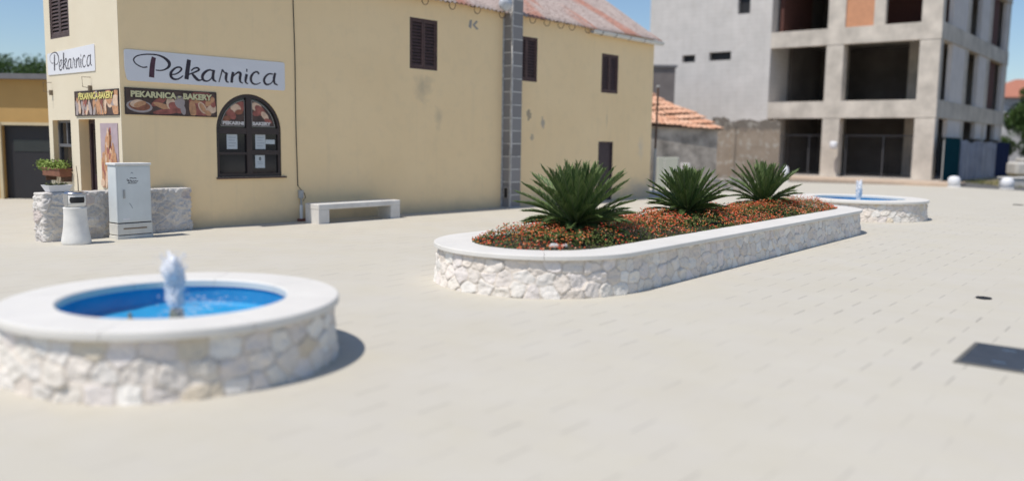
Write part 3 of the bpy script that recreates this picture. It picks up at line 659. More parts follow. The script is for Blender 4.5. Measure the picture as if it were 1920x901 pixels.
# bundle of film on the eave beside the chimney
g = MB(); 
th = np.linspace(0, math.pi, 13); ph = np.linspace(0, 2 * math.pi, 20, endpoint=False); vs = []
for a in th:
    for p in ph:
        x, y, z = math.sin(a) * math.cos(p), math.sin(a) * math.sin(p), math.cos(a); k = 1 + .35 * (vnoise(x * 3 + 9, y * 3 + 9, z * 3 + 9) - .5); vs.append((9.72 + .20 * x * k, -.30 + .13 * y * k, 5.27 + .19 * z * k))
g.add(vs, [[i * 20 + j, i * 20 + (j + 1) % 20, (i + 1) * 20 + (j + 1) % 20, (i + 1) * 20 + j] for i in range(12) for j in range(20)], 0, True)
obj('film_bundle', g, 'wrap', frame='house', org=(9.72, -.3, 5.1), label='pale crumpled bundle wrapped in film at the eave beside the chimney', cat='bundle')

# ================================================================== signs
STROKES = [(0,[(0.495,2.999,0.0148),(0.414,2.987,0.0129),(0.341,3.01,0.0129),(0.279,3.05,0.0129),(0.251,3.103,0.0148),(0.274,3.149,0.0148),(0.335,3.188,0.0129),(0.448,3.217,0.0129),(0.569,3.229,0.0148),(0.692,3.226,0.0185),(0.797,3.196,0.0296),(0.876,3.144,0.0444),(0.91,3.092,0.0481),(0.896,3.034,0.037),(0.84,2.987,0.0204),(0.753,2.955,0.0148),(0.647,2.953,0.0129)]),(1,[(0.623,3.182,0.0629),(0.603,3.106,0.0703),(0.581,2.968,0.0777),(0.567,2.818,0.0814)]),(0,[(0.931,2.894,0.0129),(1.013,2.905,0.0148),(1.093,2.95,0.0185),(1.139,3.006,0.0259),(1.108,3.038,0.0222),(1.04,3.028,0.0204),(0.97,2.976,0.0296),(0.931,2.916,0.0407),(0.937,2.853,0.0407),(0.986,2.816,0.0296),(1.056,2.816,0.0185),(1.115,2.847,0.0148),(1.168,2.889,0.0111)]),(0,[(1.293,3.192,0.0629),(1.277,3.107,0.0666),(1.255,2.983,0.0666),(1.231,2.827,0.0666)]),(0,[(1.271,2.914,0.0148),(1.357,2.951,0.0167),(1.449,2.993,0.0222),(1.488,3.026,0.0278),(1.45,3.053,0.0222),(1.378,3.034,0.0185),(1.33,2.988,0.0148)]),(0,[(1.347,2.94,0.0296),(1.396,2.883,0.0444),(1.452,2.834,0.0407),(1.508,2.827,0.0185),(1.573,2.867,0.0111)]),(0,[(1.771,3.019,0.0185),(1.699,3.032,0.0222),(1.615,2.99,0.037),(1.555,2.915,0.0444),(1.566,2.841,0.037),(1.639,2.817,0.0185),(1.717,2.858,0.0148),(1.765,2.938,0.0148)]),(0,[(1.791,3.039,0.0407),(1.77,2.939,0.0444),(1.776,2.855,0.037),(1.834,2.822,0.0129)]),(0,[(1.889,2.815,0.0129),(1.932,2.95,0.0148),(1.967,3.06,0.0185)]),(0,[(1.959,3.06,0.0259),(2.013,3.004,0.0185),(2.057,3.0,0.0259)]),(0,[(2.061,3.007,0.0407),(2.039,2.911,0.0444),(2.049,2.843,0.0296),(2.097,2.824,0.0129)]),(0,[(2.195,3.028,0.0444),(2.17,2.92,0.0444),(2.157,2.819,0.0444)]),(0,[(2.17,2.911,0.0148),(2.228,2.979,0.0167),(2.305,3.028,0.0296),(2.352,3.006,0.0444),(2.339,2.922,0.0444),(2.346,2.854,0.0296),(2.399,2.824,0.0111)]),(0,[(2.49,3.006,0.0444),(2.467,2.921,0.0444),(2.462,2.85,0.0296),(2.513,2.818,0.0111)]),(0,[(2.479,3.081,0.0481),(2.504,3.079,0.0481)]),(0,[(2.765,3.025,0.0296),(2.723,3.068,0.0259),(2.65,3.045,0.0259),(2.59,2.97,0.0407),(2.582,2.887,0.0407),(2.633,2.829,0.0259),(2.713,2.825,0.0148),(2.795,2.863,0.0111)]),(0,[(3.085,3.048,0.0167),(2.989,3.046,0.0222),(2.91,2.987,0.0333),(2.874,2.906,0.0407),(2.917,2.837,0.0333),(3.005,2.846,0.0167),(3.071,2.903,0.0129),(3.106,2.981,0.0148)]),(0,[(3.134,3.075,0.0407),(3.105,2.962,0.0444),(3.115,2.872,0.0333),(3.191,2.834,0.0129)])]
def smooth_stroke(P, k=7):
    P = np.array(P); n = len(P); out = []
    for i in range(n - 1):
        p0, p1, p2, p3 = P[max(i - 1, 0)], P[i], P[i + 1], P[min(i + 2, n - 1)]
        for t in np.linspace(0, 1, k, endpoint=False): out.append(.5 * (2 * p1 + (p2 - p0) * t + (2 * p0 - 5 * p1 + 4 * p2 - p3) * t * t + (3 * p1 - p0 - 3 * p2 + p3) * t ** 3))
    out.append(P[-1]); return np.array(out)
def lettering(to, y, ws=1.0):
    mb = MB()
    for q, (mi, P) in enumerate(STROKES):
        S = smooth_stroke(P, 8); vs = []; yy = y - .0007 * (q % 5)
        for i in range(len(S)):
            d = S[min(i + 1, len(S) - 1)][:2] - S[max(i - 1, 0)][:2]; d = d / (np.hypot(*d) + 1e-9); nn = np.array([-d[1], d[0]]) * (S[i][2] * 1.12 + .007) * .5 * ws
            vs += [to(S[i][0] + nn[0], S[i][1] + nn[1], yy), to(S[i][0] - nn[0], S[i][1] - nn[1], yy)]
        mb.add(vs, [[2 * i, 2 * i + 1, 2 * i + 3, 2 * i + 2] for i in range(len(S) - 1)], mi)
    return mb
sg = thing('shop_sign', 'long white sign reading Pekarnica in black script above the arched window', 'sign', (.09, -.02, 2.7))
def rounded(P, r=.06):
    out = []; n = len(P)
    for i in range(n):
        a, b, c = np.array(P[i - 1], float), np.array(P[i], float), np.array(P[(i + 1) % n], float); u = (a - b) / np.hypot(*(a - b)); v = (c - b) / np.hypot(*(c - b))
        for t in np.linspace(0, 1, 5): out.append(tuple((1 - t) ** 2 * (b + u * r) + 2 * t * (1 - t) * b + t * t * (b + v * r)))
    return out
pl = rounded([(.085, 3.285), (.085, 2.95), (.125, 2.735), (3.36, 2.73), (3.36, 3.30)], .05)
g = MB(); g.prism([(x, -.018, z) for x, z in pl], (0, .016, 0)); obj('sign_panel', g, 'sign', sg)
obj('lettering', lettering(lambda u, z, y: (u, y, z), -.0195), ['lettr', 'maroon'], sg)
sg2 = thing('shop_sign', 'smaller white sign reading Pekarnica on the sunlit gable side under the shutter', 'sign', (-.02, 1.0, 2.9))
g = MB(); g.prism([(-.014, b, z) for b, z in rounded([(3.30, 3.375), (3.30, 2.95), (1.0, 2.94), (1.0, 3.43)], .03)], (.012, 0, 0)); obj('sign_panel', g, 'sign', sg2)
obj('lettering', lettering(lambda u, z, y: (y + .004, 3.33 - u * .69, (z - 3.0) * .86 + 3.185), -.0195, .85), ['lettr', 'lettr'], sg2)
def banner(org, W, H, to, label, txt, side, tmat, wtxt):
    t = thing('bakery_banner', label, 'banner', org)
    g = MB(); b = .018
    def bx(mb, u0, u1, z0, z1, p0, p1, mi=0):
        P = [to(u0, z0, p0), to(u1, z0, p0), to(u1, z0, p1), to(u0, z0, p1), to(u0, z1, p0), to(u1, z1, p0), to(u1, z1, p1), to(u0, z1, p1)]
        mb.add(P, [[3, 2, 1, 0], [4, 5, 6, 7], [0, 1, 5, 4], [1, 2, 6, 5], [2, 3, 7, 6], [3, 0, 4, 7]], mi)
    for q in ((0, W, 0, b), (0, W, H - b, H), (0, b, b, H - b), (W - b, W, b, H - b)): bx(g, *q, -.022, -.002)
    if side != 'poster': obj('banner_frame', g, 'frame', t)
    if side == 'poster': b = .0
    g = MB(); bx(g, b, W - b, b, H - b, -.014, -.003)
    lay = [0]
    def el(x, z, rx, rz, mi, rot=0.0, n=16, x0=b, x1=W - b, z0=b, z1=H - b):
        lay[0] += 1; y = -.0145 - .00025 * lay[0]; pp = []
        for k in range(n):
            a = 2 * math.pi * k / n; u, v = rx * math.cos(a), rz * math.sin(a); X = min(max(x + u * math.cos(rot) - v * math.sin(rot), x0), x1); Z = min(max(z + u * math.sin(rot) + v * math.cos(rot), z0), z1); pp.append(to(X, Z, y))
        g.poly(pp, mi)
    rr = random.Random(len(label))
    if side == 'front':
        el(.26, .15, .24, .11, 3, -.08); el(.26, .16, .20, .085, 4, -.08); el(.22, .20, .13, .07, 5, .15); el(.27, .19, .12, .05, 1, .3); el(.33, .14, .08, .03, 4, .3)
        for x, z, a, c, m_, rt in ((.62, .25, .16, .06, 6, .5), (.72, .16, .22, .05, 1, -.3), (.85, .22, .09, .12, 2, .3), (.95, .15, .16, .09, 6, -.4), (1.02, .26, .10, .12, 3, .0), (.75, .07, .25, .05, 6, .1), (1.08, .12, .05, .10, 3, .2)): el(x, z, a, c, m_, rt)
        el(1.45, .25, .29, .24, 6, 0, 24, 1.20, W - b)
        for x, z, a, c, m_, rt in ((1.27, .14, .07, .16, 1, .1), (1.47, .17, .07, .13, 2, .6), (1.47, .17, .045, .10, 1, .6), (1.62, .29, .12, .06, 1, .7), (1.66, .15, .11, .08, 2, .2), (1.58, .07, .07, .05, 1, -.5), (1.36, .30, .07, .05, 1, .3), (1.69, .23, .05, .05, 6, 0)): el(x, z, a, c, m_, rt, 16, 1.20)
    elif side == 'gable':
        for i in range(46): x = rr.uniform(.05, W - .05); el(x, rr.uniform(.05, .38), rr.uniform(.04, .07) + .08 * (x > W * .78), rr.uniform(.08, .16), rr.choice((1, 2, 6, 1, 2, 3)), rr.uniform(-.5, .5))
        for x in (W * .22, W * .5, W * .68): bx(g, x, x + .012, b, H - .14, -.0275, -.0145, 7)
    else:
        el(W * .5, H * .35, W * .40, H * .32, 5)
        for i in range(110):
            x = rr.uniform(.04, W - .03); z = H * .86 - i / 110 * H * .80; 
            if z > H * .35 and abs(x - W * .5) > (W * .62) * (1.0 - z / H): continue
            el(x, z, .045, rr.uniform(.10, .2), rr.choice((1, 1, 2, 5, 6)), rr.uniform(-.35, .35))
        el(W * .5, H * .86, .035, .09, 2, .1); el(W * .54, H * .74, .04, .16, 1, -.1); el(.08, .09, .1, .07, 2); el(W * .7, .06, .12, .05, 1)
    obj('bread_picture', g, ['pbg2' if side == 'poster' else 'pbg', 'bun1', 'bun2', 'plate', 'bun3', 'bun1' if side != 'front' else 'bun2', 'bunr', 'bun2'], t)
    if txt:
        g = MB(); v, f = text_mb(txt, .158 if side == 'front' else .17, wtxt, .008 if side == 'front' else .004, .001); x0 = .10 if side == 'front' else .22
        g.add([to(x0 + p[0] + .012, H - (.165 if side == 'front' else .165) + p[1] - .009, -.0300 - p[2]) for p in v], f, 1); g.add([to(x0 + p[0], H - (.165 if side == 'front' else .165) + p[1], -.0335 - p[2]) for p in v], f, 0)
        obj('lettering', g, [tmat, 'dark'], t)
    return t
banner((.07, 0, 2.14), 1.76, .475, lambda u, z, y: (.07 + u, y, 2.14 + z), 'brown bakery banner with pictures of bread left of the arched window', 'PEKARNICA - BAKERY', 'front', 'creamtxt', 1.56)
banner((0, 1.99, 2.12), 1.95, .47, lambda u, z, y: (y, 1.99 - u, 2.12 + z), 'bread banner with yellow lettering above the entrance on the gable side', 'PEKARNICA-BAKERY', 'gable', 'yeltxt', 1.55)
banner((0, .88, .80), .74, 1.18, lambda u, z, y: (y, .88 - u, .80 + z), 'tall poster of baguettes on the gable wall between door and house corner', None, 'poster', None, 1)

# ================================================================== window box and trough with plants
def leaves_at(mb, cxyz, n, spread, size, mi=0, up=.4):
    for i in range(n):
        p = Vector(cxyz) + Vector((rng.normal(0, spread[0]), rng.normal(0, spread[1]), rng.normal(0, spread[2]))); a = Vector(rng.normal(0, 1, 3)); a.z += up; a.normalize(); b = a.cross(Vector(rng.normal(0, 1, 3))).normalized(); s = size * rng.uniform(.6, 1.3)
        mb.add([p - b * s * .45, p + a * s, p + b * s * .45, p - a * s * .5], [[0, 1, 2, 3]], mi)
wb = thing('window_box', 'terracotta window box with light green trailing plants on the gable side', 'planter', (-.12, 2.78, .93))
g = MB(); g.box(-.24, -.01, 2.30, 3.22, .94, 1.09, 0, .012); g.box(-.26, .0, 2.28, 3.24, 1.08, 1.10, 0, .004); obj('box', g, 'terr', wb)
g = MB(); g.box(-.22, -.03, 2.33, 3.19, 1.09, 1.105); obj('soil', g, 'soil', wb)
g = MB()
for i in range(26): b_ = 2.30 + i * .047 * 1.02; leaves_at(g, (-.16, b_, 1.16 + .03 * math.sin(i * 1.3)), 34, (.06, .04, .045), .03)
leaves_at(g, (-.20, 3.26, 1.14), 110, (.05, .06, .05), .032); obj('foliage', g, 'succ', wb)
for b_ in (2.34, 3.14): g = MB(); g.box(-.2, -.0, b_, b_ + .02, .84, .938); obj('bracket', g, 'rust', wb)

# ================================================================== grey rubble wall in front of the corner
FR['swall'] = (Vector((-7.61, 13.68, 0)), math.atan2(15.89 - 13.68, -6.03 + 7.61))
SWL = math.hypot(15.89 - 13.68, 1.58); SWH = .81
sw = thing('stone_wall', 'low grey rubble stone wall in front of the bakery corner', 'stone wall', (0, 0, 0), 'swall')
GP = [(.60, .565, .535), (.65, .615, .58), (.55, .52, .50), (.70, .67, .63), (.58, .51, .48), (.54, .525, .51)]
rp = rounded([(0, .34), (0, .02), (SWL, .02), (SWL, .34)], .05); pp_ = PolyPath(rp[::1])
def capw(top): q = top.copy(); q[:, 1] = np.clip(top[:, 1], .15, .19); q[:, 0] = np.clip(q[:, 0], .15, SWL - .15); return q
# polygon must run counter-clockwise for outward normals
area = sum(rp[i][0] * rp[(i + 1) % len(rp)][1] - rp[(i + 1) % len(rp)][0] * rp[i][1] for i in range(len(rp)))
if area < 0: rp = rp[::-1]
pp_ = PolyPath([p for i, p in enumerate(rp) if np.hypot(*(np.array(p) - np.array(rp[i - 1]))) > 1e-4])
stone_skin('stonework', pp_, -.03, SWH, .33, .20, .013, .013, GP, (.66, .635, .61), sw, batter=.0, bulge=.012, seed=5, matn='gstone', jw=.012, rough=.030, flat=.025, cap=capw)

# trough on that wall
tr = thing('plant_trough', 'white plastic trough standing on the left end of the rubble wall', 'planter', (.28, .17, SWH + .015), 'swall')
g = MB(); x0, x1, y0, y1, z0, z1 = .09, .49, -.0, .26, SWH + .012, SWH + .125; i = .05
g.add([(x0 + i, y0 + i, z0), (x1 - i, y0 + i, z0), (x1 - i, y1 - i, z0), (x0 + i, y1 - i, z0), (x0, y0, z1), (x1, y0, z1), (x1, y1, z1), (x0, y1, z1), (x0 + .02, y0 + .02, z1), (x1 - .02, y0 + .02, z1), (x1 - .02, y1 - .02, z1), (x0 + .02, y1 - .02, z1), (x0 + .03, y0 + .03, z1 - .03), (x1 - .03, y0 + .03, z1 - .03), (x1 - .03, y1 - .03, z1 - .03), (x0 + .03, y1 - .03, z1 - .03)],
      [[3, 2, 1, 0], [0, 1, 5, 4], [1, 2, 6, 5], [2, 3, 7, 6], [3, 0, 4, 7], [4, 5, 9, 8], [5, 6, 10, 9], [6, 7, 11, 10], [7, 4, 8, 11], [8, 9, 13, 12], [9, 10, 14, 13], [10, 11, 15, 14], [11, 8, 12, 15]]); obj('trough_body', g, 'white', tr)
g = MB(); g.box(x0 + .031, x1 - .031, y0 + .031, y1 - .031, z1 - .05, z1 - .012); obj('soil', g, 'soil', tr)
g = MB()
for i in range(12): leaves_at(g, (.14 + .025 * i, .14, z1 + .005), 16, (.03, .04, .012), .022)
for i in range(6): xx = .19 + i * .04; g.tube([(xx, .14, z1 - .01), (xx + .01, .14, z1 + .05 + .02 * (i % 3)), (xx + .02, .15, z1 + .08 + .03 * (i % 2))], .003, 4)
obj('foliage', g, leafmat('dull_green_leaves', (.07, .09, .03), (.14, .15, .06)), tr)
g = MB(); g.tube([(.60, .05, SWH + .01), (.635, .12, SWH + .22), (.66, .2, SWH + .43)], [.010, .009, .005], 5)
obj('stick', g, 'wood', frame='swall', org=(.60, .05, SWH), label='thin brown stick leaning up from the rubble wall beside the white trough', cat='stick')

# ================================================================== litter bin
bn = thing('litter_bin', 'pale concrete litter bin with flared foot and chrome lid by the rubble wall', 'litter bin', (-7.05, 13.58, 0), 'world')
bx_, by_ = -7.05, 13.58
g = MB(); g.lathe([(0, 0), (.205, 0), (.218, .012), (.222, .05), (.212, .12), (.192, .22), (.178, .34), (.171, .46), (.170, .56), (.175, .585), (.177, .60), (.168, .605), (0, .605)], bx_, by_, 40); obj('bin_body', g, 'bin', bn)
g = MB(); g.lathe([(.140, .605), (.140, .625), (.160, .63), (.162, .70), (.162, .80), (.157, .812), (.0, .812)], bx_, by_, 40); obj('bin_head', g, 'bin', bn)
for a0 in (R(-46), R(134)):
    g = MB()
    pts_o = []
    N = 12; hz = [(a0 - .66 + 1.32 * k / N) for k in range(N + 1)]
    top = [(bx_ + 0.165 * math.cos(a), by_ + 0.165 * math.sin(a), .775) for a in hz]; bot = [(bx_ + 0.165 * math.cos(a), by_ + 0.165 * math.sin(a), .680) for a in hz]
    mid1 = (bx_ + 0.165 * math.cos(hz[0] - .10), by_ + 0.165 * math.sin(hz[0] - .10), .729); mid2 = (bx_ + 0.165 * math.cos(hz[-1] + .10), by_ + 0.165 * math.sin(hz[-1] + .10), .729)
    for k in range(N): g.poly([bot[k], bot[k + 1], top[k + 1], top[k]])
    g.poly([mid1, bot[0], top[0]]); g.poly([mid2, top[-1], bot[-1]])
    obj('slot', g, 'dark', bn)
g = MB(); g.lathe([(.160, .812), (.166, .816), (.161, .835), (.12, .858), (.05, .866), (0, .867)], bx_, by_, 40); 
for a0 in (R(-118),):
    hz = [a0 - .32 + .064 * k for k in range(11)]
    for k in range(10): g.poly([(bx_ + .167 * math.cos(hz[k]), by_ + .167 * math.sin(hz[k]), .632), (bx_ + .167 * math.cos(hz[k + 1]), by_ + .167 * math.sin(hz[k + 1]), .632), (bx_ + .167 * math.cos(hz[k + 1]), by_ + .167 * math.sin(hz[k + 1]), .816), (bx_ + .167 * math.cos(hz[k]), by_ + .167 * math.sin(hz[k]), .816)])
obj('chrome_lid', g, 'steel', bn)

# ================================================================== utility cabinet
FR['cab'] = (Vector((-6.70, 14.22, 0)), R(72)); CW, CDp, CH = .62, .27, 1.28
FR['cab'] = (Vector((-6.67, 14.21, 0)), CAB_ANG)
cb = thing('utility_cabinet', 'tall grey metal utility cabinet on a cement plinth before the rubble wall', 'cabinet', (0, 0, 0), 'cab')
g = MB(); g.box(0, CW, 0, CDp, .29, CH - .02, 0, .008); obj('cabinet_body', g, 'cabinet', cb)
g = MB(); g.box(-.02, CW + .01, -.025, CDp + .02, CH - .018, CH + .02, 0, .008); obj('lid', g, 'cablid', cb)
g = MB(); g.box(-.005, CW + .005, -.006, CDp, 0.085, .272, 0, .006); g.box(-.012, CW + .012, -.012, CDp, 0.0, .072, 0, .006); g.box(.10, CW - .10, -.009, -.006, .175, .20, 1); g.box(0.01, CW - .01, .01, CDp - .01, .07, .29, 2); obj('plinth', g, ['plinth', 'wood', 'dark'], cb)
dp = MB(); dp.box(.03, CW - .02, -.006, 0.002, .32, CH - .05, 0, .002); dd = obj('door_panel', dp, 'cabinet', cb)
g = MB(); g.tube([(.13, -.02, .72), (.13, -.02, .83)], .008, 6); g.box(.11, .15, -.014, -.007, .70, .85, 0, .002); obj('handle', g, 'boxg', dd)
g = MB()
def st(mb, P, y, mi=0):
    for (xa, za), (xb, zb) in zip(P[:-1], P[1:]):
        d = Vector((xb - xa, zb - za)); 
        if d.length < 1e-6: continue
        nn = Vector((-d.y, d.x)).normalized() * .0055; mb.poly([(xa + nn.x, y, za + nn.y), (xb + nn.x, y, zb + nn.y), (xb - nn.x, y, zb - nn.y), (xa - nn.x, y, za - nn.y)], mi)
st(g, [(.20, 1.035), (.19, 1.01), (.21, .995), (.225, 1.02), (.225, .965), (.20, .955)], -.0072); st(g, [(.245, .985), (.25, 1.01), (.27, 1.005), (.265, .98), (.29, .985), (.30, 1.0), (.32, .98), (.34, 1.0), (.36, .985), (.39, .99)], -.0076)
st(g, [(.24, 1.04), (.27, 1.05), (.30, 1.035), (.33, 1.045), (.36, 1.035)], -.0080); st(g, [(.22, .96), (.28, .955), (.36, .96)], -.0084); 
g2 = MB(); st(g2, [(.26, 1.12), (.28, 1.145), (.30, 1.12)], -.0072); obj('small_mark', g2, 'inkg', dd)
obj('scribble', g, ['lettr', 'inkg', 'cablid'], dd); g = MB(); st(g, [(.22, .62), (.26, .56), (.27, .53)], -.0072, 1); obj('scratch', g, ['lettr', 'inkg'], dd); g = MB(); g.box(.10, .22, -.0085, -.0062, .335, .365); obj('number_plate', g, 'white', dd)

# ================================================================== bench
FR['bench'] = (Vector((-3.985, 17.33, 0)), R(48) + R(2)); 
be = thing('bench', 'white concrete slab bench standing against the yellow wall', 'bench', (0, 0, 0), 'bench')
BL, BD, BH = 2.26, .46, .42
g = MB(); g.box(0, BL, 0, BD, BH - .115, BH, 0, .012); obj('seat', g, 'concrete', be)
for a, b in ((.004, .28), (BL - .28, BL - .004)): g = MB(); g.box(a, b, .004, BD - .004, 0, BH - .113, 0, .008); obj('leg', g, 'concrete', be)

# ================================================================== fountains and planter
ST = [(.80, .76, .70), (.82, .79, .74), (.79, .73, .665), (.78, .715, .66), (.77, .695, .62), (.81, .77, .72), (.84, .815, .77), (.79, .73, .69), (.76, .71, .64)]
MO = (.66, .59, .51)
ST1 = ST * 2 + [(.74, .64, .50), (.74, .66, .53)]
def jet(name, cx_, cy_, z0, h, w0, w1, parent, seed, lean=.0):
    """ragged column of aerated water: bundle of wavy strands, torn skirts, flung drops"""
    g = np.random.default_rng(seed); mb = MB()
    for s in range(9):           # strands
        a = s * .698 + g.uniform(-.2, .2); off = (0 if s == 0 else .55); hs = h * (1.0 if s == 0 else g.uniform(.62, 1.08)); n = 12; m_ = 22; vs = []; ph = g.uniform(0, 6, 3)
        for i in range(m_ + 1):
            t = i / m_; R0 = (w0 + (w1 - w0) * t ** .8); rr0 = R0 * (.62 if s == 0 else .44) * (1 if t < .8 else max(.06, 1 - ((t - .8) / .2) ** 1.6)); ox = R0 * off * math.cos(a) + .012 * math.sin(t * 9 + ph[0]) + lean * t; oy = R0 * off * math.sin(a) + .012 * math.sin(t * 8 + ph[1])
            for k in range(n):
                b_ = 2 * math.pi * k / n; c, sn = math.cos(b_), math.sin(b_); q = fbm(c * 1.7 + 20 + s * 3, sn * 1.7 + 20, t * 9 + 5 + seed, 4); rr = rr0 * (.45 + 1.1 * q); vs.append((cx_ + ox + rr * c, cy_ + oy + rr * sn, z0 + hs * t + .03 * (q - .5)))
        mb.add(vs, [[i * n + k, i * n + (k + 1) % n, (i + 1) * n + (k + 1) % n, (i + 1) * n + k] for i in range(m_) for k in range(n)] + [[m_ * n + k for k in range(n)]], 0, True)
    ico = [(0, 0, 1), (.9, 0, .44), (.28, .85, .44), (-.72, .53, .44), (-.72, -.53, .44), (.28, -.85, .44), (.72, .53, -.44), (-.28, .85, -.44), (-.9, 0, -.44), (-.28, -.85, -.44), (.72, -.53, -.44), (0, 0, -1)]
    fc = [[0, 1, 2], [0, 2, 3], [0, 3, 4], [0, 4, 5], [0, 5, 1], [1, 6, 2], [2, 7, 3], [3, 8, 4], [4, 9, 5], [5, 10, 1], [6, 7, 2], [7, 8, 3], [8, 9, 4], [9, 10, 5], [10, 6, 1], [11, 7, 6], [11, 8, 7], [11, 9, 8], [11, 10, 9], [11, 6, 10]]
    for i in range(34):          # thin torn streaks
        t = g.uniform(.1, .95); a = g.uniform(0, 6.28); R0 = w0 + (w1 - w0) * t; d = np.array([math.cos(a), math.sin(a), g.uniform(.2, 1.6)]); d /= np.linalg.norm(d); p0 = np.array([cx_ + lean * t + R0 * .75 * math.cos(a), cy_ + R0 * .75 * math.sin(a), z0 + h * t]); L = g.uniform(.02, .06)
        mb.tube([p0, p0 + d * L * .5, p0 + d * L + [0, 0, -.012]], [.006, .004, .001], 5, 0, False)
    for i in range(230):
        t = g.uniform(0, 1.05); a = g.uniform(0, 6.28); rr = (w0 + (w1 - w0) * min(t, 1)) * g.uniform(.8, 1.15) + (g.exponential(.028) if g.random() < .45 else 0); s = g.uniform(.002, .006) * (1.5 if g.random() < .08 else 1); sz = s * g.uniform(1, 2.2)
        x, y, z = cx_ + lean * t + rr * math.cos(a), cy_ + rr * math.sin(a), max(z0 + .004, z0 + h * t - .25 * max(0, rr - w1))
        mb.add([(x + p[0] * s, y + p[1] * s, z + p[2] * sz) for p in ico], fc, 0, True)
    return obj(name, mb, 'foam', parent)
def fountain(cx_, cy_, ro, ri, H, label, hj, wj, seed, du=.011, wl_=.078, splash=True):
    t = thing('fountain', label, 'fountain', (cx_, cy_, 0), 'world')
    rw = ro - .035
    stone_skin('stone_wall', CirclePath(cx_, cy_, rw - .036), -.02, H - .065, .20, .135, du, .011, ST1, MO, t, batter=.05, bulge=.010, seed=seed, jw=.005, rough=.014, flat=.012)
    n = 128; th = np.linspace(0, 2 * math.pi, n, endpoint=False); O = [(cx_ + ro * math.cos(a), cy_ + ro * math.sin(a)) for a in th]; I = [(cx_ + ri * math.cos(a), cy_ + ri * math.sin(a)) for a in th]
    mbr_ = MB(); ns_ = 8
    for k_ in range(ns_):
        aa = np.linspace(2 * math.pi * k_ / ns_ + .002, 2 * math.pi * (k_ + 1) / ns_ - .002, 18); ring_seg([(cx_ + ro * math.cos(a), cy_ + ro * math.sin(a)) for a in aa], [(cx_ + ri * math.cos(a), cy_ + ri * math.sin(a)) for a in aa], H - .065, H, .014, mbr_)
    obj('rim', mbr_, 'rim', t)
    zb = H - wl_ - .155; ba = MB(); rb = ri + .012; ba.lathe([(rb, H - .066), (rb, zb + .03), (rb - .03, zb), (0, zb)], cx_, cy_, 96, 0, False)
    b = obj('basin', ba, 'basin', t)
    # thin dark waterline fittings
    g_ = MB(); g_.lathe([(0, zb + .001), (.075, zb + .001), (.06, zb + .05), (.05, H - wl_ - .02), (0, H - wl_ - .02)], cx_, cy_, 20); obj('nozzle', g_, 'wood', b)
    g_ = MB(); lx, ly = cx_ - .40, cy_ + .06; g_.lathe([(0, zb), (.03, zb), (.022, zb + .04), (.014, zb + .05), (.014, zb + .08), (0, zb + .08)], lx, ly, 12); obj('underwater_lamp', g_, 'wood', b)
    g_ = MB(); g_.lathe([(rb - .003, H - wl_), (0, H - wl_)], cx_, cy_, 96, 0, True); wt = obj('water', g_, 'water', t)
    if splash:
        g_ = MB(); q = np.random.default_rng(seed + 3)
        for i in range(200):
            a = q.uniform(-1.6, 1.9); rr = abs(q.normal(.12, .22)) + .08
            if rr > ri - .08: continue
            x, y, s = cx_ + rr * math.cos(a), cy_ + rr * math.sin(a) , q.uniform(.003, .013); g_.add([(x + s * 1.7 * math.cos(k * 1.047), y + s * math.sin(k * 1.047), H - wl_ + .003) for k in range(6)], [[0, 1, 2, 3, 4, 5]])
        obj('foam_flecks', g_, 'foam', wt, kind='stuff')
    jet('water_jet', cx_, cy_, H - wl_, hj, wj * .62, wj, t, seed, lean=-.02); return t
F1C = (-2.650, 6.590); F2C = (8.757, 21.362)
fountain(*F1C, 1.262, .846, .50, 'near round stone fountain with blue basin and bubbling jet', .41, .092, 3)
fountain(*F2C, 1.60, 1.07, .50, 'far round stone fountain beyond the planter with a thin tall jet', .58, .085, 8, .014, wl_=.15, splash=False)

C1, C2, R1, R2 = (.396, 10.724), (5.889, 17.662), 1.389, 1.329
pn = thing('flower_planter', 'long rounded white stone planter with flowers and three cycads in it', 'planter', ((C1[0] + C2[0]) / 2, (C1[1] + C2[1]) / 2, 0), 'world')
H = .50
wp = stadium(C1, C2, R1 - .064, R2 - .064, 60)
stone_skin('stone_wall', PolyPath(wp), -.02, H - .055, .21, .15, .013, .011, ST, MO, pn, batter=.05, bulge=.010, seed=21, jw=.005, rough=.012, flat=.012)
O = stadium(C1, C2, R1, R2, 60); I = stadium(C1, C2, R1 - .50, R2 - .50, 60)
# densify both outlines with matched points along the straights
def dens2(O, I, k=18):
    o2, i2 = [], []
    for q in range(len(O)):
        a, b = O[q], O[(q + 1) % len(O)]; c, d = I[q], I[(q + 1) % len(I)]; kk = k if np.hypot(*(np.array(b) - np.array(a))) > 2 else 1
        for t in range(kk): o2.append(a + (b - a) * t / kk); i2.append(c + (d - c) * t / kk)
    return o2, i2
O, I = dens2(O, I); O, I = np.array(O), np.array(I)
seg = np.hypot(*(np.roll(O, -1, 0) - O).T); cum = np.r_[0, np.cumsum(seg)]; LT = cum[-1]; npc = 17; mbr = MB(); Oe = np.vstack([O, O[:1]]); Ie = np.vstack([I, I[:1]])
off_u = .35
for k in range(npc):
    a = LT * k / npc + .002 ; b = LT * (k + 1) / npc - .002
    us = [a] + [u for u in cum if a < u < b] + [b]
    so_ = np.stack([np.interp(us, cum, Oe[:, 0]), np.interp(us, cum, Oe[:, 1])], 1); si_ = np.stack([np.interp(us, cum, Ie[:, 0]), np.interp(us, cum, Ie[:, 1])], 1); ring_seg(so_, si_, H - .055, H, .010, mbr)
obj('rim', mbr, 'rim', pn)
IN = np.array(stadium(C1, C2, R1 - .505, R2 - .505, 40)); g = MB(); g.poly([(x, y, .44) for x, y in IN]); 
for i in range(len(IN)): j = (i + 1) % len(IN); g.poly([(IN[i][0], IN[i][1], .44), (IN[j][0], IN[j][1], .44), (IN[j][0], IN[j][1], .40), (IN[i][0], IN[i][1], .40)])
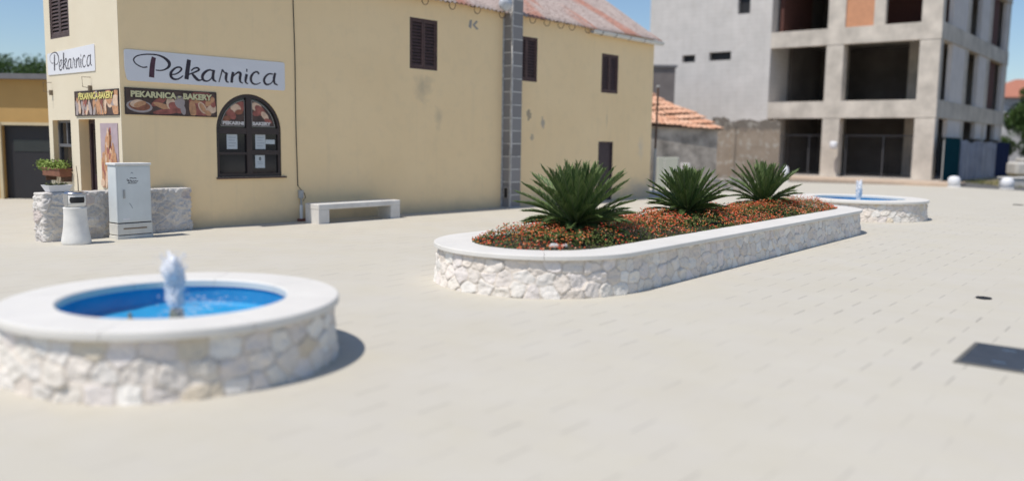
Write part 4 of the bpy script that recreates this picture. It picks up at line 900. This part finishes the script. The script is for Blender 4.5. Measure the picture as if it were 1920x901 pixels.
obj('soil', g, 'soil', pn)
# flower bed
c1, c2 = np.array(C1), np.array(C2); ax = (c2 - c1) / np.hypot(*(c2 - c1)); LL = np.hypot(*(c2 - c1)); pr = np.array([ax[1], -ax[0]])   # pr: towards the camera side
def inplant(p, grow=0.0):
    t = np.clip((p - c1) @ ax, 0, LL); rr = (R1 - .50) * (1 - t / LL) + (R2 - .50) * t / LL; d = np.hypot(*(p - c1 - ax * t)); return d < rr + grow, rr - d
CY = [(.87, 11.45, 1.04, 0), (2.92, 14.10, .95, 1), (4.97, 16.70, .96, 2)]
def bed_h(p):
    ok, dd = inplant(p); base = .055 + .11 * min(1, max(0, dd) / .35); n_ = vnoise(p[0] * 2.3 + 3, p[1] * 2.3 + 3, .5) ; n2 = vnoise(p[0] * 7, p[1] * 7, 4.5)
    return base * (.55 + .8 * n_ + .5 * n2)
lf = MB(); fl = MB(); cnt = 0
fq = np.random.default_rng(11)
def rand_in():
    while True:
        t = fq.uniform(-R1, LL + R2); s = fq.uniform(-R1, R1); p = c1 + ax * t + pr * s; ok, dd = inplant(p, .025)
        if ok: return p
for i in range(30000):
    p = rand_in(); h = bed_h(p); z = .445 + h * fq.uniform(.25, 1.12) ** .6; a = fq.uniform(0, 6.283); e = fq.uniform(-.2, 1.1); d = np.array([math.cos(a) * math.cos(e), math.sin(a) * math.cos(e), math.sin(e)]); b = np.array([-math.sin(a), math.cos(a), fq.uniform(-.3, .3)]); s = fq.uniform(.014, .030); q = np.array([p[0], p[1], z])
    lf.add([q - b * s * .4, q + d * s, q + b * s * .4, q - d * s * .5], [[0, 1, 2, 3]], 1 if fq.random() < .13 else 0)
for tv in range(0):
    pass
pet = [(math.cos(k * 1.047), math.sin(k * 1.047)) for k in range(6)]
for i in range(15500):
    p = rand_in(); m0 = vnoise(p[0] * 1.7 + 11, p[1] * 1.7 + 5, 2.5); s_ = (p - c1) @ pr; 
    m1 = vnoise(p[0] * 5.5 + 2, p[1] * 5.5 + 8, 7.5)
    if fq.random() > .04 + 1.9 * (m0 - .30) + 1.2 * (m1 - .45): continue
    near = any(math.hypot(p[0] - c[0], p[1] - c[1]) < .30 for c in CY)
    if near: continue
    z = .445 + bed_h(p) * fq.uniform(.8, 1.25) + .012; r = fq.uniform(.008, .016); tz = fq.uniform(-.7, .7); ta = fq.uniform(0, 6.28)
    mi = int(fq.choice([0, 0, 0, 1, 1, 2], 1)[0]); u = np.array([math.cos(ta), math.sin(ta), 0]); nrm = np.array([-math.sin(ta) * math.sin(tz), math.cos(ta) * math.sin(tz), math.cos(tz)]); v = np.cross(nrm, u); c = np.array([p[0], p[1], z])
    vs = [c + nrm * r * .75] + [c + (u * x + v * y) * r * fq.uniform(.7, 1.15) for x, y in pet] + [c - nrm * r * .5]
    fl.add(vs, [[0, 1 + k, 1 + (k + 1) % 6] for k in range(6)] + [[7, 1 + (k + 1) % 6, 1 + k] for k in range(6)], mi)
lfo = obj('groundcover', lf, ['fol', 'folbr'], frame='world', org=(c1[0], c1[1], .44), kind='stuff', label='small leaved green ground cover filling the planter')
flo = obj('flower_heads', fl, ['fl1', 'fl2', 'fl3'], frame='world', org=(c1[0], c1[1], .44), kind='stuff', label='countless small orange and red flower heads in the planter')
# taller shoots between the cycads
def cycad(x, y, Rf, k, label, nf=120, lean=(0, 0), loose=1.0):
    q = np.random.default_rng(40 + k); t = thing('cycad', label, 'cycad', (x, y, .44), 'world', None)
    g = MB(); prof = [(.0, .43), (.11, .43), (.13, .52), (.125, .60), (.09, .66), (0, .68)]; g.lathe(prof, x, y, 14); 
    for i in range(90):
        a = i * 2.4; z = .46 + .2 * (i / 90); rr = .125 * (1 - .35 * (i / 90)); s = .02; c, s_ = math.cos(a), math.sin(a)
        g.add([(x + rr * c - s * s_, y + rr * s_ + s * c, z - .01), (x + rr * c + s * s_, y + rr * s_ - s * c, z - .01), (x + (rr + .035) * c, y + (rr + .035) * s_, z + .03)], [[0, 1, 2]])
    obj('trunk', g, 'bark', t)
    ra = MB(); le = MB(); 
    for i in range(nf):
        f = (i + .5) / nf; az = i * 2.39996 + q.normal(0, .08); el = R(88) - (R(90) * f ** 1.05) + q.normal(0, R(5) * loose) + (math.cos(az) * lean[0] + math.sin(az) * lean[1]); L = Rf * (.86 + .16 * math.sin(min(1, f * 1.6) * math.pi)) * q.uniform(.9, 1.05) * (.90 if el > R(60) else .95 if el > R(30) else .86)
        if el < R(10): L *= .92
        droop = (.12 + .34 * f) * q.uniform(.6, 1.2); N = 15
        dirh = np.array([math.cos(az), math.sin(az), 0]); P = []; p = np.array([x, y, .64]) + dirh * .05; e = el
        for s in range(N + 1):
            P.append(p.copy()); p = p + (dirh * math.cos(e) + np.array([0, 0, math.sin(e)])) * L / N; e -= droop / N * (1 + s / N)
            if p[2] < .53: p[2] = .53 + .01 * q.random(); e = max(e, 0.02)
        ra.tube(P, [.009 * (1 - .75 * s / N) for s in range(N + 1)], 4, 0, False)
        P = np.array(P); nl = 46; side0 = np.cross(dirh, [0, 0, 1.])
        for j in range(nl):
            u = .12 + .88 * j / (nl - 1); a = u * N; i0 = min(int(a), N - 1); pt = P[i0] + (P[i0 + 1] - P[i0]) * (a - i0); tg = P[i0 + 1] - P[i0]; tg = tg / np.linalg.norm(tg); up = np.cross(side0, tg)
            if up[2] < 0: up = -up
            ll = Rf * .165 * (math.sin(min(1, (u - .02) * 1.35) * math.pi * .5) ** .6) * (1 - .45 * max(0, u - .7) / .3) * q.uniform(.88, 1.08)
            for sd in (-1, 1):
                d = side0 * sd * .60 + tg * (.70 + .55 * u) + up * .42; d = d / np.linalg.norm(d) + q.normal(0, .05, 3); wv = tg * .0105
                tip = pt + d * ll + up * (-.012); mid = pt + d * ll * .5 + up * .006
                le.add([pt - wv * .7, pt + wv * .7, mid + wv, tip, mid - wv], [[0, 1, 2, 4], [4, 2, 3]], 0)
    obj('frond_stems', ra, 'rachis', t); obj('fronds', le, 'cycad', t)
    dm = MB()
    for i in range(9):
        az = q.uniform(0, 6.28); L = Rf * q.uniform(.35, .55); dh = np.array([math.cos(az), math.sin(az), 0]); sd_ = np.array([-math.sin(az), math.cos(az), 0]); P0 = np.array([x, y, .60]) + dh * .08; P1 = np.array([x, y, .55]) + dh * L
        dm.tube([P0, (P0 + P1) / 2 + [0, 0, .03], P1], [.007, .005, .002], 4, 0, False)
        for j in range(16):
            u = .3 + .7 * j / 15; pt = P0 + (P1 - P0) * u
            for s2 in (-1, 1): d = sd_ * s2 * .7 + dh * .7 + [0, 0, -.15]; dm.add([pt - dh * .006, pt + dh * .006, pt + d * .08 * (1.15 - u * .6)], [[0, 1, 2]])
    obj('dry_fronds', dm, 'dryfr', t); return t
cycad(*CY[0][:2], .98, 0, 'largest and nearest cycad at the left end of the planter', 100, (.04, -.03))
cycad(*CY[1][:2], .86, 1, 'middle cycad of the planter with dense dark fronds', 96, (-.06, .02))
cycad(*CY[2][:2], .93, 2, 'farthest cycad at the right end of the planter with upright spiky fronds', 72, (.05, .05), 1.5)
# grey pebbles at the front of the bed
for k, (tt, ss, r) in enumerate(((-.52, .55, .045), (-.42, .62, .038))):
    p = c1 + ax * tt + pr * ss; g = MB(); vs = []; 
    for i in range(9):
        for j in range(14): a = math.pi * i / 8; b = 2 * math.pi * j / 14; kx = 1 + .4 * (vnoise(i * .7, j * .6 + k * 5, 3) - .5); vs.append((p[0] + r * 1.3 * kx * math.sin(a) * math.cos(b), p[1] + r * kx * math.sin(a) * math.sin(b), .53 + k * .0 + r * .8 * kx * math.cos(a)))
    g.add(vs, [[i * 14 + j, i * 14 + (j + 1) % 14, (i + 1) * 14 + (j + 1) % 14, (i + 1) * 14 + j] for i in range(8) for j in range(14)], 0, True)
    obj('rock', g, 'mortar', frame='world', org=(p[0], p[1], .48), label=('small pale grey rock among the flowers at the planter front, left one of two', 'small pale grey rock among the flowers at the planter front, right one of two')[k], cat='rock')

# ================================================================== covers in the paving
FR['cov'] = (Vector((3.63, 6.78, 0)), R(48) + R(3.5))
mh = thing('access_cover', 'dark square metal access cover set in the paving at the right edge', 'access cover', (0, 0, 0), 'cov')
CX, CY_ = .93, .60
g = MB(); t = .035
for q in ((0, CX, -CY_, -CY_ + t), (0, CX, -t, 0), (0, t, -CY_ + t, -t), (CX - t, CX, -CY_ + t, -t)): g.box(q[0], q[1], q[2], q[3], -.02, .021)
obj('cover_frame', g, 'hatchrim', mh)
g = MB(); g.box(t + .004, CX - t - .004, -CY_ + t + .004, -t - .004, -.02, .024, 0, .002); pl_ = obj('cover_plate', g, 'metalhatch', mh)
for px_, py_ in ((.22, -.30), (.73, -.30)):
    g = MB(); g.box(px_ - .012, px_ + .012, py_ - .05, py_ + .05, .0243, .027, 0); g.box(px_ - .022, px_ - .014, py_ - .055, py_ + .055, .0243, .0262, 0); obj('lift_handle', g, 'steel', pl_)
g = MB(); g.lathe([(0, .0275), (.014, .0275), (.014, .024)], .10, -.50, 12); obj('bolt', g, 'steel', pl_)
g = MB(); g.box(0, CX, -CY_, 0, .0125, .0135); obj('recess', g, 'dark', mh)
for nm, (x, y), r_, lb in (('dr1', (5.56, 9.81), .085, 'small dark round drain in the paving beyond the square cover'), ('dr2', (16.1, 26.9), .16, 'distant dark round drain in the paving at the right edge')):
    t = thing('floor_drain', lb, 'drain', (x, y, 0), 'world'); g = MB(); g.lathe([(r_ * .78, .024), (r_, .024), (r_, .008)], x, y, 24, 0, False); obj('drain_ring', g, 'dark', t); g = MB(); g.lathe([(0, .018), (r_ * .78, .018)], x, y, 24, 0, False); obj('grate', g, 'dark', t)

# ================================================================== buildings at the left, behind the bakery
og = thing('garage_building', 'low ochre building with flat grey roof edge left of the bakery', 'building', (-16, 23, 0), 'world')
gx0, gx1 = -13.82, -11.0; wl = MB(); holes_wall(wl, -24, -7.5, -.1, 3.22, [(gx0, gx1, -.1, 2.0)], lambda u, z, d: (u, 23.0 + d, z), [.2]); wl.poly([(-7.5, 23, -.1), (-7.5, 30, -.1), (-7.5, 30, 3.22), (-7.5, 23, 3.22)]); wl.poly([(-24, 23, -.1), (-24, 30, -.1), (-24, 30, 3.22), (-24, 23, 3.22)]); wl.poly([(-24, 30, -.1), (-7.5, 30, -.1), (-7.5, 30, 3.22), (-24, 30, 3.22)])
obj('wall', wl, 'ochre', og)
g = MB(); g.box(-24.3, -7.3, 22.75, 30.2, 3.222, 3.36); obj('roof', g, 'slab_grey', og)
g = MB(); g.box(gx0, gx1, 23.1, 23.2, -.1, 2.0); 
gd = obj('garage_door', g, 'door_dark', og)
g = MB(); g.box(gx0 - .09, gx0 - .002, 22.93, 23.06, 0, 2.08); g.box(gx0 - .002, gx1, 22.95, 23.06, 2.0, 2.08); obj('door_frame', g, 'cream_reveal', og)
g = MB(); g.box(gx0 + .25, gx1 - .2, 23.088, 23.098, 1.3, 1.62); obj('door_window', g, mat('frosted_strip', (.028, .032, .031), .4, .1, 5), gd)

# ================================================================== trees
def tree(x, y, h, cr, label, seed, n=5200, cz=.62, leaf=.11, group=None, squash=.8):
    q = np.random.default_rng(seed); t = thing('tree', label, 'tree', (x, y, 0), 'world', group); g = MB(); ht = h * .42
    g.tube([(x, y, -.1), (x + .05, y, ht * .5), (x - .04, y + .05, ht), (x, y, h * .75)], [.20, .16, .12, .04], 10)
    for i in range(9):
        a = i * 2.4; z0 = ht * q.uniform(.75, 1.2); L = cr * q.uniform(.6, .9); g.tube([(x, y, z0), (x + L * .5 * math.cos(a), y + L * .5 * math.sin(a), z0 + L * .45), (x + L * math.cos(a), y + L * math.sin(a), z0 + L * .7)], [.07, .045, .012], 6)
    obj('trunk', g, 'bark', t); g = MB(); cen = []
    for i in range(26):
        a = q.uniform(0, 6.28); e = q.uniform(-.5, 1.3); rr = cr * q.uniform(.35, .85); cen.append((x + rr * math.cos(a) * math.cos(e), y + rr * math.sin(a) * math.cos(e), h * cz + rr * squash * math.sin(e), cr * q.uniform(.22, .42)))
    for i in range(n):
        c = cen[q.integers(len(cen))]; d = q.normal(0, 1, 3); d /= np.linalg.norm(d); rr = c[3] * q.uniform(.45, 1.05); p = np.array(c[:3]) + d * rr * np.array([1, 1, .8]); a = q.normal(0, 1, 3); a /= np.linalg.norm(a); b = np.cross(a, q.normal(0, 1, 3)); b /= np.linalg.norm(b); s = leaf * q.uniform(.6, 1.3)
        if p[2] > h: continue
        g.add([p - b * s * .4, p + a * s * .7, p + b * s * .4, p - a * s * .7], [[0, 1, 2, 3]])
    obj('crown', g, 'leaf', t); return t
tree(-27.5, 46, 6.1, 3.0, 'broad dark green tree behind the ochre building, leftmost', 61, 9000, .66)
tree(-23.6, 43, 5.5, 2.3, 'smaller dark green tree behind the ochre building beside the bakery gable', 62, 8000, .66)
tree(37.6, 60, 6.1, 4.2, 'dark green tree at the right edge before the red roofed house', 63, 34000, .42, .16, squash=.95)
tree(41.5, 64, 6.6, 3.6, 'dark tree farther right, partly beyond the picture edge, before the red roofed house', 64, 16000, .46, .15, squash=1.05)

# ================================================================== old tiled house beyond the bakery
FR['old'] = (Vector((5.6, 30.4, 0)), R(0))
oh = thing('old_house', 'small derelict house with orange clay tile roof and stained grey plaster wall', 'house', OH0, 'world')
def P3(x, y, z): return (x, y, z)
g = MB(); x0, x1, y0, y1 = OHX0, OHX1, OHY0, OHY1; zt = OHZ
for a, b in (((x0, y0), (x1, y0 + .9)), ((x1, y0 + .9), (x1 + .8, y1)), ((x1 + .8, y1), (x0, y1)), ((x0, y1), (x0, y0))):
    N = 30; 
    for i in range(N):
        ta, tb = i / N, (i + 1) / N; za = zt + .10 * (vnoise(ta * 19 + a[0], 2, 3) - .5); zb = zt + .10 * (vnoise(tb * 19 + a[0], 2, 3) - .5)
        pa = (a[0] + (b[0] - a[0]) * ta, a[1] + (b[1] - a[1]) * ta); pb = (a[0] + (b[0] - a[0]) * tb, a[1] + (b[1] - a[1]) * tb); g.poly([(pa[0], pa[1], -.1), (pb[0], pb[1], -.1), (pb[0], pb[1], zb), (pa[0], pa[1], za)])
obj('wall', g, 'ruin', oh)
g = MB()      # hip roof of separate tiles
RA = np.array([x0 - .4, y0 - .18, zt + .02]); RB = np.array([x1 + .25, y0 + .78, zt - .04]); RT0 = np.array([x0 - .4, y0 + 2.9, OHR]); RT1 = np.array([x0 + .15, y0 + 2.9, OHR])
rows = 11; q = np.random.default_rng(5)
for r in range(rows):
    f0, f1 = r / rows, (r + 1.25) / rows; A0 = RA + (RT0 - RA) * f0; B0 = RB + (RT1 - RB) * f0; A1 = RA + (RT0 - RA) * min(f1, 1); B1 = RB + (RT1 - RB) * min(f1, 1)
    Lr = np.linalg.norm(B0 - A0); nt_ = max(2, int(Lr / .22)); sag = .05 * math.sin(r * 1.1)
    for k in range(nt_):
        ta, tb = k / nt_, (k + 1) / nt_; up = np.array([0, -.02, .045]) ; jz = q.normal(0, .010) + .10 * math.sin(ta * 6 + r * .9) * .6
        N = 5; vs = []
        for (A, B, off) in ((A0, B0, .075), (A1, B1, .0)):
            for i in range(N + 1): t_ = ta + (tb - ta) * i / N; p = A + (B - A) * t_; vs.append((p[0], p[1], p[2] + off + jz + .055 * math.sin(math.pi * i / N)))
        g.add(vs, [[i, i + 1, N + 2 + i, N + 1 + i] for i in range(N)] + [[i, i + 1, 0] for i in range(1, N)], 0)
rt = obj('roof', g, 'tile', oh)
g = MB(); g.add([tuple(RA - [0, 0, .04]), tuple(RB - [0, 0, .04]), tuple(RT1 - [0, 0, .05]), tuple(RT0 - [0, 0, .05])], [[0, 1, 2, 3]]); RC = np.array([x1 + .95, y1, zt - .04]); g.add([tuple(RB - [0, 0, .02]), tuple(RC), tuple(RT1 - [0, 0, .02])], [[0, 1, 2]]); obj('roof_deck', g, 'wood', oh)
g = MB(); g.box(x0 + .0, x0 + .02, y0, y1, 0, 1); 
rn = thing('ruined_wall', 'roofless brown plastered wall with broken top beyond the tiled house', 'wall', (RWX0, RWY, 0), 'world')
g = MB(); N = 60
def rtop(t): return RWZ + .45 * (fbm(t * 14, 1.5, 2.5, 4) - .5) + (.12 if t < .22 else 0)
for i in range(N):
    ta, tb = i / N, (i + 1) / N; xa, xb = RWX0 + (RWX1 - RWX0) * ta, RWX0 + (RWX1 - RWX0) * tb; yy = RWY
    for d, s in ((0, 1), (.35, 1)): g.poly([(xa, yy + d, -.1), (xb, yy + d, -.1), (xb, yy + d, rtop(tb)), (xa, yy + d, rtop(ta))])
    g.poly([(xa, yy, rtop(ta)), (xb, yy, rtop(tb)), (xb, yy + .35, rtop(tb)), (xa, yy + .35, rtop(ta))])
g.box(RWX0 + .9, RWX0 + 1.1, RWY - .06, RWY + .01, 0, RWZ - .2); g.poly([(RWX1, RWY, -.1), (RWX1, RWY + .35, -.1), (RWX1, RWY + .35, RWZ), (RWX1, RWY, RWZ)]); obj('masonry', g, 'ruinb', rn)
# rubble heap / steps, boxes, pole
rm = thing('stone_steps', 'low heap of old grey stone steps before the derelict house', 'steps', (MOX, MOY, 0), 'world')
q = np.random.default_rng(9)
for lv in range(3):
    for k in range(6 - lv):
        g = MB(); a = MOX - .95 + k * .38 + lv * .16; g.box(a, a + .36, MOY - .45 + lv * .26, MOY + .5, lv * .16 + .012 * (lv == 0), (lv + 1) * .16 - .005 + q.uniform(-.012, .012), 0, .025); obj('stone', g, 'ruin' if (k + lv) % 2 else 'gray_st', rm)
e1 = thing('meter_cabinet', 'large grey green meter cabinet against the derelict house wall', 'cabinet', (EBX, EBY, 0), 'world')
g = MB(); g.box(EBX, EBX + .85, EBY, EBY + .3, .0, EBZ, 0, .02); obj('cabinet_body', g, 'ebox', e1); g = MB(); g.box(EBX + .30, EBX + .82, EBY - .012, EBY + .002, .2, EBZ - .05, 0, .004); g.box(EBX + .27, EBX + .29, EBY - .014, EBY + .002, .2, EBZ - .05, 1); obj('door_panel', g, ['ebox', 'ebox2'], e1)
e2 = thing('meter_box', 'small pale meter box with two slots beside the grey green cabinet', 'meter box', (EBX + .9, EBY, 0), 'world')
g = MB(); g.box(EBX + .92, EBX + 1.30, EBY, EBY + .2, .0, EBZ - .22, 0, .015); obj('box', g, 'ebox2', e2); g = MB()
for k in (0, 1): g = MB(); g.box(EBX + 1.0 + .14 * k, EBX + 1.05 + .14 * k, EBY - .008, EBY + .002, EBZ - .46, EBZ - .30); obj('slot', g, 'shutter', e2)
po = thing('metal_pole', 'thin rusty metal pole beside the far end of the yellow house', 'pole', (PLX, PLY, 0), 'world')
g = MB(); g.tube([(PLX, PLY, 0), (PLX + .02, PLY, 1.6)], .045, 10, 0); g.tube([(PLX + .02, PLY, 1.6), (PLX + .05, PLY, PLZ)], .035, 10, 1); obj('shaft', g, ['boxg', 'rust'], po)
g = MB(); g.box(PLX - .01, PLX + .10, PLY - .03, PLY + .03, PLZ - .02, PLZ + .06, 0, .008); obj('pole_head', g, 'boxg', po)
# dark stone return wall right behind the bakery end
dk = thing('old_wall_stub', 'dark narrow stub of old stone wall behind the yellow house end', 'wall', (17.35, 1.2, 0), 'house')
g = MB(); g.box(17.3, 17.62, .55, 1.3, -.05, 2.55, 0, .03); obj('masonry', g, 'ruin', dk)
bh = thing('grey_building', 'tall plain grey brown building behind the clay tile roof', 'building', (GBX0, GBY, 0), 'world')
g = MB(); g.box(GBX0, GBX1, GBY, GBY + 3, -.1, GBZ); obj('wall', g, mat('grey_brown_render', (.17, .15, .145), .95, .15, 1.5), bh)
g = MB(); g.box(GBX0 - .1, GBX1 + .1, GBY - .1, GBY + 3.1, GBZ + .002, GBZ + .12); obj('roof', g, 'slab_grey', bh)

# ================================================================== unfinished concrete building
cbd = thing('concrete_building', 'unfinished grey concrete frame building with open floors', 'building', (0, 0, 0), 'site')
XD, YD = 17.2, 16.3; LV = [(3.28, 4.17), (7.10, 7.95), (10.95, 11.75)]
for i, (a, b) in enumerate(LV):
    g = MB(); g.box(.02, XD - .02, .02, 8.62, b - .26, b - .01)
    sl = obj('floor_slab', g, 'rawconc', cbd)
    g = MB(); g.box(-.02, .38, -.02, 8.62, a, b); g.box(.38, XD, -.02, .36, a + .003, b - .003); obj('edge_beam', g, 'rawconc', sl)
g = MB(); g.box(-.4, XD, -.4, YD, -.1, .2); obj('ground_slab', g, 'rawconc', cbd)
for (x, y, wx, wy) in [(0, 0, .6, .95), (0, 4.65, .6, .90)] + [(x, y, .5, .5) for x in (5.2, 10.4) for y in (2.3, 6.2)] + [(x, .02, .6, .4) for x in (5.6, 11.1, 16.6)]:
    g = MB()
    z = .2
    for a, b in LV: g.box(x + .004, x + wx, y + .004, y + wy, z, a if (x < .1 or y < .1) else b - .27); z = b
    obj('column', g, 'rawconc', cbd)
# blank block wall part of the front with slit windows
wl = MB(); wins = [(13.2, 14.05, 6.58, 7.0), (10.95, 12.32, 6.60, 7.08), (9.92, 10.66, 9.1, 10.3)]
holes_wall(wl, 8.62, YD, .0, 11.75, wins, lambda u, z, d: (-.03 + d, u, z), [.3] * 3); wl.poly([(-.03, 8.62, 0), (.3, 8.62, 0), (.3, 8.62, 11.75), (-.03, 8.62, 11.75)])
wl.poly([(-.03, YD, 0), (XD, YD, 0), (XD, YD, 11.75), (-.03, YD, 11.75)]); wl.poly([(XD, 0.4, 0), (XD, YD, 0), (XD, YD, 11.75), (XD, .4, 11.75)]); wl.poly([(-.03, 8.62, 11.75), (XD, 8.62, 11.75), (XD, YD, 11.75), (-.03, YD, 11.75)])
wl.poly([(-.03, 8.64, 0), (XD, 8.64, 0), (XD, 8.64, 11.75), (-.03, 8.64, 11.75)]); obj('block_wall', wl, 'blockw', cbd)
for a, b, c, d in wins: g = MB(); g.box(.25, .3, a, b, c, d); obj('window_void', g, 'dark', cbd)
g = MB(); g.box(.1, .3, 3.24, 4.65, 7.95, 10.95); obj('infill_panel', g, 'orangeblk', cbd)
g = MB(); g.box(.05, .35, 2.69, 3.24, 7.95, 10.95); obj('mullion_wall', g, 'rawconc', cbd)
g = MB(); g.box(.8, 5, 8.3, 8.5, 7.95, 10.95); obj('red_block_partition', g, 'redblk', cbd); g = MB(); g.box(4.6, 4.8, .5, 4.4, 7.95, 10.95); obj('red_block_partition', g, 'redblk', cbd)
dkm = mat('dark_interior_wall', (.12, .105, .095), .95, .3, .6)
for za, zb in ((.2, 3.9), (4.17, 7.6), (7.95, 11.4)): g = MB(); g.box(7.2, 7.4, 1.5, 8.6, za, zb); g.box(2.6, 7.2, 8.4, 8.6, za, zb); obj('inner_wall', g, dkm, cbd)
for (za, zb), xs in (((4.17, 7.1), [(2.7, 5.6), (9.0, 11.9), (16.0, 16.6)]), ((7.95, 10.95), [(2.4, 5.6), (8.9, 11.9), (16.0, 16.6)]), ((2.35, 3.28), [(2.8, 5.6), (9.4, 12.5), (15, XD)])):
    for a, b in xs: g = MB(); g.box(a, b, .05, .28, za, zb); obj('side_infill', g, 'sideblock', cbd)
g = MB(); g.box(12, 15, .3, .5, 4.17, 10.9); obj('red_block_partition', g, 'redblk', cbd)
# hoarding sheets along the ground floor side
hd = thing('hoarding', 'hoarding of teal, grey white and navy sheets along the side of the concrete building', 'hoarding', (0, -.5, 0), 'site')
def sheet(a, b, z1, mt, nm, wv=.0):
    g = MB(); N = max(2, int((b - a) / .12)); vs = []
    for i in range(N + 1): x = a + (b - a) * i / N; yy = -.55 + wv * math.sin(x * 4.1) + wv * .6 * math.sin(x * 9.3 + 1); vs += [(x, yy, .12), (x, yy, z1 + wv * .8 * math.sin(x * 1.9))]
    vs += [(x, y + .02, z) for x, y, z in vs]; n2 = 2 * (N + 1); g.add(vs, [[2 * i, 2 * i + 2, 2 * i + 3, 2 * i + 1] for i in range(N)] + [[n2 + 2 * i, n2 + 2 * i + 1, n2 + 2 * i + 3, n2 + 2 * i + 2] for i in range(N)] + [[2 * i + 1, 2 * i + 3, n2 + 2 * i + 3, n2 + 2 * i + 1] for i in range(N)]); obj(nm, g, mt, hd)
sheet(-.1, 3.1, 2.3, 'teal', 'teal_sheet'); sheet(3.15, 12.2, 2.15, 'tarp', 'grey_white_sheet', .08); sheet(12.25, 16.8, 2.2, 'navy', 'navy_sheet', .03)
g = MB()
for x in np.arange(0, 17, 2.4): g = MB(); g.box(x, x + .05, -.50, -.45, 0, 2.2); obj('post', g, 'boxg', hd)
# site mesh fence across the front openings
fe = thing('site_fence', 'grey mesh site fence across the ground floor openings of the concrete frame', 'fence', (.8, 0, .2), 'site')
g = MB()
for y in (.5, 2.6, 4.5, 6.5, 8.5): g = MB(); g.tube([(.8, y, .2), (.8, y, 2.4)], .03, 6); obj('post', g, 'galv', fe)
for z_, r_ in ((2.38, .03), (.25, .02)): g = MB(); g.tube([(.8, .4, z_), (.8, 8.5, z_)], r_, 6); obj('rail', g, 'galv', fe)
g = MB()
for z in np.arange(.25, 2.42, .2): g.box(.798, .802, .4, 8.5, z, z + .005)
for y in np.arange(.4, 8.5, .2): g.box(.7985, .8015, y, y + .005, .2, 2.45)
obj('mesh', g, 'galv', fe)
g = MB(); 
for a in range(9): pass
g = MB(); g.lathe([(0, 2.05), (.16, 2.05), (.2, 1.95), (.2, 1.75), (.14, 1.65), (0, 1.65)], -.55, 4.7, 14); obj('round_sign', g, 'white', frame='site', org=(-.55, 4.7, 1.65), label='pale rounded lamp hanging by the middle column of the concrete frame', cat='lamp')

# ================================================================== bollards, stones at the plaza edge
def bollard(x, y, r, h, label):
    t = thing('bollard', label, 'bollard', (x, y, 0), 'world', 'white stone bollards at the plaza edge'); g = MB(); g.lathe([(0, 0), (r, 0), (r, h * .62), (r * .93, h * .8), (r * .7, h * .94), (r * .35, h), (0, h * 1.01)], x, y, 20); obj('post', g, 'white', t)
    g = MB(); g.lathe([(r * 1.12, 0.012), (r * 1.12, .05), (r, .06)], x, y, 20); obj('foot', g, 'concrete', t)
bollard(20.25, 38.9, .27, .52, 'white stone bollard on the plaza edge right of the concrete corner')
bollard(22.0, 37.7, .27, .52, 'white stone bollard at the far right end of the plaza edge')
bollard(13.5, 42.0, .15, .78, 'white bollard behind the farthest cycad beside the ruined wall')
t = thing('marble_block', 'pale rough stone block on the verge at the far right', 'stone block', (26.2, 43.5, 0), 'world'); g = MB(); g.box(25.55, 26.75, 43.1, 44.1, .45, 1.15, 0, .12); g.box(25.9, 26.4, 43.3, 43.9, 1.15, 1.35, 0, .06); obj('block', g, 'pale_block', t); g = MB(); g.box(25.75, 26.55, 43.2, 44.0, 0, .452, 0, .05); obj('base', g, 'plinth', t)
t = thing('low_wall', 'low white stone seat wall at the far right edge beyond the plaza', 'low wall', (24.3, 40.2, 0), 'world')
g = MB(); g.box(23.2, 26.4, 40.0, 40.5, 0, .40, 0, .03); obj('wall_body', g, 'pale_block', t); g = MB(); g.box(23.15, 26.45, 39.95, 40.55, .402, .47, 0, .02); obj('coping', g, 'rim', t)
# house with red roof behind the right-hand tree
rh = thing('red_roof_house', 'distant house with red tiled roof behind the tree at the right edge', 'house', (54, 84, 0), 'world')
g = MB(); g.box(46, 60, 80, 88, -.1, 6.6); obj('wall', g, 'blockw', rh)
g = MB(); g.add([(45.5, 79.5, 6.6), (60.5, 79.5, 6.6), (60.5, 88.5, 6.6), (45.5, 88.5, 6.6), (49, 84, 8.6), (57, 84, 8.6)], [[0, 1, 5, 4], [1, 2, 5], [2, 3, 4, 5], [3, 0, 4], [3, 2, 1, 0]]); obj('roof', g, mat('red_roof_tiles', (.42, .17, .11), .9, .1, 3), rh)
